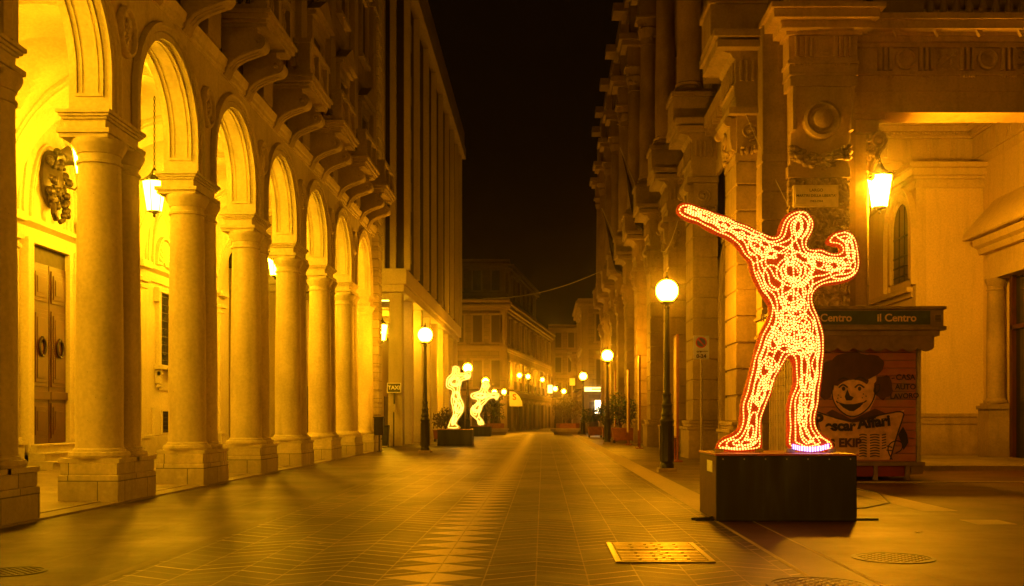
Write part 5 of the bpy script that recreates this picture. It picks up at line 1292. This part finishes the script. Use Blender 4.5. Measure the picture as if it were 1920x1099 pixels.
# shop front on the right wall with sloping hood, column and dark doorway
sf = thing('shop_front', (17.3, 36, 0), None, None); sf.parent = po; sf.matrix_parent_inverse = world_inv(po)
b = MB(); b.box(17.2, 24, 31.2, 47, .0, 13.75); b.build('side_wall', 'ochre', sf, smooth=False)
b = MB()
b.prism([(17.2, 9.9), (16.0, 8.55), (15.95, 8.35), (16.0, 8.3), (17.2, 8.3)], 'y', 31.2, 39.0)
b.prism([(17.2, 8.3), (16.25, 8.28), (16.3, 8.05), (16.45, 7.95), (16.5, 7.75), (17.2, 7.75)], 'y', 31.2, 38.8)
b.box(16.75, 17.2, 31.2, 38.6, 7.1, 7.75); b.box(16.65, 17.2, 31.2, 38.7, 6.75, 7.1)
b.build('stone_hood', 'ochre', sf)
b = MB(); b.box(16.35, 17.2, 37.55, 38.5, .15, 1.9); b.box(16.3, 17.2, 37.5, 38.55, 1.9, 2.05); column(b, 16.8, 38.0, 2.05, 6.75, .33); b.build('doorway_column', 'darkstone', sf, bevel=.01)
b = MB(); b.box(17.14, 17.2, 33, 37.4, .15, 6.7); b.build('doorway', 'glass', sf, smooth=False)
b = MB()
for y in (33.0, 37.2): b.box(17.0, 17.16, y-.12, y+.12, .15, 6.75)
b.box(17.0, 17.16, 33, 37.3, 4.8, 4.95); b.build('doorway_frame', 'wood', sf)
lantern(10.06, 30.6, 8.42, 9.6, 'lantern hanging from the scroll bracket of the portico at right', 'portico_glow', 1.02, 'hanging lantern of the portico')

# ------------------------------------------------------------------ poster boards, flags, cables
M['board'] = plain('poster_paper', (.55, .42, .24), rough=.5, var=.35, scale=2.5); M['boardedge'] = plain('red_board_frame', (.22, .05, .02), rough=.5)
def poster(x, y, w_, h, z, lab, rz):
    t = thing('poster_board', (x, y, 0), lab, 'poster board', 'standing poster boards')
    T = Matrix.Translation((x, y, 0)) @ Matrix.Rotation(rz, 4, 'Z')
    b = MB(T); b.box(-.04, .04, -w_/2, w_/2, z, z+h); b.build('board_frame', 'boardedge', t, bevel=.008)
    b = MB(T); b.box(-.05, -.04, -w_/2+.06, w_/2-.06, z+.08, z+h-.08); b.box(.04, .05, -w_/2+.06, w_/2-.06, z+.08, z+h-.08); b.build('poster_sheet', 'board', t, smooth=False)
    b = MB(T); 
    for s in (-1, 1): b.lathe((0, s*(w_/2-.04), 0), [(.035, 0), (.035, z)], 8)
    b.box(-.18, .18, -w_/2, w_/2, 0, .05); b.build('board_legs', 'boardedge', t)
poster(4.88, 37.5, 1.3, 3.75, .85, 'tall poster board with red frame standing left of the no parking sign', R(-3))
poster(4.98, 53.0, 1.3, 3.9, .9, 'pale poster board standing beside the rusticated pilaster beyond the nearest lamp', R(-2))
poster(5.0, 60, 1.2, 3.7, .7, 'narrow reddish poster board just right of the terracotta planter', R(0))
poster(4.85, 69, 1.2, 3.9, .9, 'far poster board behind the bushes of the terracotta planter', R(-2))
M['flag'] = plain('dark_flag_cloth', (.05, .035, .025), rough=.9)
def flag(x, y, z, L_, lab):
    t = thing('flag', (x, y, z), lab, 'flag', 'dark flags on poles at the ornate palace')
    b = MB(); b.tube([(6.6, y, z-1.2), (x-.9, y-.1, z+L_*.75)], .035, 6); b.build('flag_pole', 'concrete', t)
    b = MB(); n = 12; vs, fs = [], []
    for i in range(n+1):
        f = i/n; px, pz = (x-.8)+(6.3-x+.6)*f, (z+L_*.68)+(-L_*.62-1.3)*f
        for j in range(8):
            g = j/7; vs.append((px+.25*g*(1-f), y-.1+.12*math.sin(g*9+f*4), pz-g*(.9+1.3*math.sin(PI*min(1, f*1.1)))))
    for i in range(n):
        for j in range(7): fs.append((i*8+j, i*8+j+1, i*8+j+9, i*8+j+8))
    b.add(vs, fs); o = b.build('flag_cloth', 'flag', t); s = o.modifiers.new('s', 'SOLIDIFY'); s.thickness = .02
flag(5.6, 62.5, 14.6, 4.6, 'upper dark drooping flag on a slanted pole beside the ornate palace')
flag(5.4, 78.5, 14.2, 4.6, 'lower dark drooping flag farther along the ornate palace')
def cable(name, a, c, sag, r, lab, n=24):
    a, c = Vector(a), Vector(c); b = MB(); b.tube([tuple(a.lerp(c, i/n)-Vector((0, 0, sag*4*(i/n)*(1-i/n)))) for i in range(n+1)], r, 5)
    tag(b.build(name, 'concrete'), lab, 'cable', 'overhead cables')
cable('overhead_cable', W(905, 560, 94), W(1150, 497, 94), .8, .03, 'thin cable hung across the street high above the far lamps')
cable('overhead_cable', (5.9, 31.2, 11.5), (7.19, 29.9, 7.75), .1, .012, 'thin stay cable slanting down to the corner pier beside the plaque')
cable('overhead_cable', W(1271, 414, 16.5), W(1240, 470, 29.8), .2, .008, 'thin wire running from the outstretched hand of the orange figure')
# flagpole on the near balcony of the arcaded palace
b = MB(); b.tube([(XF, 29.3, 12.6), (XF+1.0, 29.0, 14.6), (XF+1.3, 28.9, 15.4)], .04, 6); tag(b.build('flag_pole', 'iron'), 'bare dark pole slanting up from the arcaded palace above its balconies', 'flagpole')

# ------------------------------------------------------------------ planters
M['leaf'] = plain('leaf', (.05, .075, .025), rough=.6, var=.5, scale=5, bump=0); M['leaf2'] = plain('flowering_leaf', (.12, .10, .04), rough=.6, var=.5, scale=5, bump=0)
M['terra'] = plain('terracotta', (.24, .08, .035), rough=.7, scale=5)
def bush(b, c, r, n, s, seed):
    r_ = random.Random(seed)
    for i in range(n):
        while True:
            p = Vector((r_.uniform(-1, 1), r_.uniform(-1, 1), r_.uniform(-.6, 1)))
            if .35 < p.length < 1.0+.25*r_.random(): break
        o = Vector(c)+Vector((p.x*r[0], p.y*r[1], p.z*r[2])); d = Vector((r_.gauss(0, 1), r_.gauss(0, 1), r_.gauss(0, 1)+.4)).normalized(); e = d.orthogonal().normalized()*s*.35; q = s*(.6+.8*r_.random())
        b.add([tuple(o), tuple(o+d*q*.5+e), tuple(o+d*q), tuple(o+d*q*.5-e)], [(0, 1, 2, 3)])
def shrub(x, y, z, r, lab, n=700, s=.16, mat='leaf', seed=1, blobs=4):
    t = thing('shrub', (x, y, z), lab, 'shrub', 'shrubs in the planters')
    b = MB(); r_ = random.Random(seed)
    for i in range(blobs):
        ox = (i/(max(1, blobs-1))*2-1)*r[0]*.6 if blobs > 1 else 0
        bush(b, (x+ox, y+r_.uniform(-.2, .2)*r[1], z+r[2]*(.5+.35*r_.random())), (r[0]*.55, r[1]*.8, r[2]*(.5+.3*r_.random())), n//blobs, s, seed*10+i)
    b.build('foliage', mat, t, smooth=False)
    b = MB()
    for i in range(6): b.tube([(x+r_.uniform(-.5, .5)*r[0], y, z-.1), (x+r_.uniform(-.8, .8)*r[0], y+r_.uniform(-.3, .3), z+r[2]*.9)], .02, 4)
    b.build('stems', 'wood', t)
def tub(x0, x1, y0, y1, h, lab, legs=True):
    t = thing('planter', ((x0+x1)/2, (y0+y1)/2, 0), lab, 'planter', 'planters along the street'); cx, cy_ = (x0+x1)/2, (y0+y1)/2; w_, d = (x1-x0)/2, (y1-y0)/2
    b = MB(); b.taper((cx, cy_), (w_*.86, d*.86), (w_, d), .16, h); b.box(x0-.03, x1+.03, y0-.03, y1+.03, h, h+.07); b.build('planter_box', 'terra', t, bevel=.015)
    for sx_ in (-1, 1):
        for sy_ in (-1, 1): b = MB(); b.box(cx+sx_*w_*.8-.05, cx+sx_*w_*.8+.05, cy_+sy_*d*.8-.05, cy_+sy_*d*.8+.05, 0, .17); b.build('planter_foot', 'iron', t)
tub(4.35, 5.85, 64.3, 65.1, .88, 'terracotta planter box standing right of the second lamp')
shrub(4.95, 64.7, .92, (1.0, .7, 1.5), 'leafy dark bush growing in the terracotta planter right of the second lamp', 900, .17, 'leaf', 2)
tub(3.6, 4.8, 82, 82.8, .8, 'smaller planter box farther along the right pavement'); shrub(4.1, 82.4, .84, (.9, .6, 1.1), 'low bush in the smaller planter box farther along the right pavement', 600, .18, 'leaf', 3)
tub(4.3, 5.4, 74, 74.8, .8, 'planter box in the shadow between the two right planters'); shrub(4.8, 74.4, .84, (.8, .6, 1.2), 'bush in the planter box between the two right planters', 500, .18, 'leaf', 8)
tub(-7.3, -6.3, 68, 68.8, .7, 'planter box behind the standing yellow figure'); shrub(-6.6, 68.4, .75, (.7, .6, 1.0), 'dark bush behind the standing yellow figure', 500, .16, 'leaf2', 4)
def island(cx, y, lab, sz):
    t = thing('planter', (cx, y, 0), lab, 'planter', 'boat shaped island planters'); w_ = sz
    poly = lambda k: [(cx-w_*k, y), (cx-w_*k*.7, y-.9*k), (cx+w_*k*.7, y-.9*k), (cx+w_*k, y), (cx+w_*k*.7, y+.9*k), (cx-w_*k*.7, y+.9*k)]
    b = MB(); b.prism(poly(.85), 'z', 0, .25); b.build('planter_foot', 'darkstone', t, bevel=.02)
    b = MB(); b.prism(poly(1.08), 'z', .42, .58); b.prism(poly(1.0), 'z', .25, .42); b.build('planter_rim', 'palestrip', t, bevel=.02)
    b = MB(); b.prism(poly(.72), 'z', .58, 1.05); b.build('planter_trough', 'terra', t, bevel=.02)
island(2.35, 97.5, 'boat shaped stone island planter in the middle of the street end', 1.55)
shrub(2.35, 97.5, 1.05, (1.2, .7, 1.6), 'tall flowering bush in the boat shaped island planter at the street end', 800, .2, 'leaf2', 5)
island(-4.6, 97.0, 'boat shaped stone planter beside the farthest light figure', 1.3)
shrub(-4.9, 97.0, 1.05, (1.1, .7, 2.2), 'dark bush in the boat shaped planter beside the farthest light figure', 800, .2, 'leaf', 6)
t = thing('road_sign', (W(1076, 0, 98)[0], 98, 0), 'small pale sign on a post beside the island planter at the street end', 'road sign')
p = W(1073, 716, 98); b = MB(); b.box(p[0]-.26, p[0]+.26, 97.98, 98.02, p[2]-.35, p[2]+.35); b.build('sign_plate', 'signwhite', t)
b = MB(); b.lathe((p[0], 98.05, 0), [(.03, 0), (.03, p[2])], 8); b.build('sign_pole', 'concrete', t)

# ------------------------------------------------------------------ far buildings
def palace(name, a, c, H, depth, floors, lab, nb, mat='farstone', ground=4.5, shops=True):
    """a, c: ends of the front on the ground, wall faces the viewer's side; the body goes back from it"""
    a, c = Vector(a), Vector(c); L_ = (c-a).length; ang = math.atan2(c.y-a.y, c.x-a.x)
    t = thing(name, (a.x, a.y, 0), lab, 'building', None, 0)
    T = Matrix.Translation((a.x, a.y, 0)) @ Matrix.Rotation(ang, 4, 'Z')
    b = MB(T); b.box(0, L_, 0, depth, -.1, H); b.build('wall', mat, t, smooth=False)
    b = MB(T); fh = (H-ground)/floors
    for k in range(floors+1):
        z = ground+k*fh if k < floors else H-.5
        d = .25 if k < floors else .6
        b.box(-d, L_+d, -d, .5, z-.12, z+.12); b.box(-d*.5, L_+d*.5, -d*.5, .5, z-.4, z-.12)
    b.box(-.6, L_+.6, -.75, depth, H-.12, H+.15)
    for x in (.3, L_-.3): b.box(x-.3, x+.3, -.12, .2, 0, H-.6)
    b.build('cornice', 'farplain', t)
    sp = L_/nb
    for k in range(floors):
        for i in range(nb):
            x = (i+.5)*sp; z = ground+k*fh+.55; h = fh*.58
            w_ = MB(T); w_.box(x-.5, x+.5, -.03, 0, z, z+h); wo = w_.build('window', 'darkvoid', t, smooth=False)
            f = MB(T)
            for s in (-1, 1): f.box(x+s*.6-.1, x+s*.6+.1, -.12, 0, z-.1, z+h+.12)
            f.box(x-.85, x+.85, -.28, 0, z+h+.12, z+h+.28); f.box(x-.8, x+.8, -.2, 0, z-.22, z-.1)
            f.build('window_frame', 'farplain', wo, smooth=False)
            if k == 0:
                g = MB(T); g.box(x-1.0, x+1.0, -.8, 0, ground+.12, ground+.24)
                for q in range(13): g.box(x-.98+q*.163, x-.965+q*.163, -.78, -.76, ground+.24, ground+1.2)
                g.box(x-1.0, x+1.0, -.79, -.75, ground+1.2, ground+1.24); g.build('balcony', 'iron', t, smooth=False)
    if shops:
        for i in range(nb):
            x = (i+.5)*sp; s = MB(T); s.box(x-sp*.34, x+sp*.34, -.02, 0, 0, 3.3); so = s.build('shop_opening', 'glass' if i % 2 else 'darkvoid', t, smooth=False)
            f = MB(T)
            for q in (-1, 1): f.box(x+q*sp*.36-.12, x+q*sp*.36+.12, -.1, 0, 0, 3.5)
            f.box(x-sp*.4, x+sp*.4, -.16, 0, 3.5, 3.75); f.build('shop_frame', 'farplain', so, smooth=False)
    return t, T
palace('corner_palace', (-12.5, 115), (-4.25, 115), 14.6, 14, 2, 'far corner palace facing the street end with two storeys over shops, end front', 4)
palace('corner_palace', (-4.2, 115.4), (1.2, 160), 14.4, 9, 2, 'long side front of the far corner palace curving away at the street end', 10)
palace('far_building', (-12, 130.2), (-4.8, 130.2), 21.5, 20, 4, 'taller dark building rising behind the far corner palace', 3, shops=False)
palace('far_building', (-4.4, 131), (-1.2, 160), 21.0, 6, 4, 'dark upper block above the side front of the far corner palace', 6, shops=False)
palace('far_building', (1.5, 172), (8, 172), 17, 10, 3, 'darkest distant building closing the view between the two street fronts', 3)
palace('far_building', (5.6, 158), (3.6, 126), 9.8, 12, 2, 'low far building on the right behind the third lamp', 7)
palace('far_building', (4.4, 112), (16, 112), 14.4, 12, 2, 'far right building with heavy cornice just past the ornate palace', 3)
palace('far_building', (4.35, 126), (4.35, 112.2), 14.2, 6, 2, 'street side front of the far right building with heavy cornice', 4, shops=True)
M['shopglow'] = emis('lit_shop_window', (1, .80, .42), 5); M['shopglow2'] = emis('lit_shop_sign', (1, .62, .12), 2.2)
def glowbox(name, px0, px1, py0, py1, D, mat, lab, cat, th=.1):
    a, c = W(px0, py1, D), W(px1, py0, D); b = MB(); b.box(a[0], c[0], D, D+th, a[2], c[2]); tag(b.build(name, mat, smooth=False), lab, cat)
glowbox('lit_shop_window', 1116, 1131, 751, 776, 111.8, 'shopglow', 'bright white lit shop window behind the second lamp on the right', 'shop window')
glowbox('lit_shop_sign', 1096, 1131, 726, 734, 111.7, 'shopglow2', 'long yellow lit sign above the bright shop window on the right', 'shop sign')
glowbox('lit_shop_sign', 1027, 1036, 722, 737, 148, 'shopglow2', 'small square lit sign at the end of the street', 'shop sign')
glowbox('lit_shop_window', 893, 936, 744, 747, 114, 'shopglow2', 'thin lit strip over the shop front behind the farthest figure', 'light')
# awning with a letter S
t = thing('shop_awning', W(968, 745, 116), 'rounded pale shop awning with a red S on the far corner palace', 'awning')
a = W(961, 762, 116); b = MB(); b.prism([(a[0]-.3, a[2]), (a[0]-.3, a[2]+1.7), (a[0]+.3, a[2]+1.6), (a[0]+.8, a[2]+1.1), (a[0]+1.1, a[2]+.5), (a[0]+1.15, a[2])], 'y', 114.6, 115.9); b.build('awning_cloth', 'signwhite', t)
text_part('S', .9, 'nred', t, FACE_CAM(a[0]+.25, 114.58, a[2]+1.0), bold=.03)
# ------------------------------------------------------------------ haze added in place of lens bloom
hz = MB(); hz.box(-60, 60, -40, 240, -1.2, 45)
m = bpy.data.materials.new('haze'); m.use_nodes = True; t = m.node_tree; t.nodes.clear()
o = t.nodes.new('ShaderNodeOutputMaterial'); v = t.nodes.new('ShaderNodeVolumePrincipled'); v.inputs['Color'].default_value = (.9, .9, .9, 1); v.inputs['Density'].default_value = .0006; v.inputs['Anisotropy'].default_value = .97
t.links.new(v.outputs[0], o.inputs['Volume']); M['haze'] = m
tag(hz.build('haze', 'haze', smooth=False), 'faint night haze added for lens bloom around the street lamps', 'haze', kind='stuff')
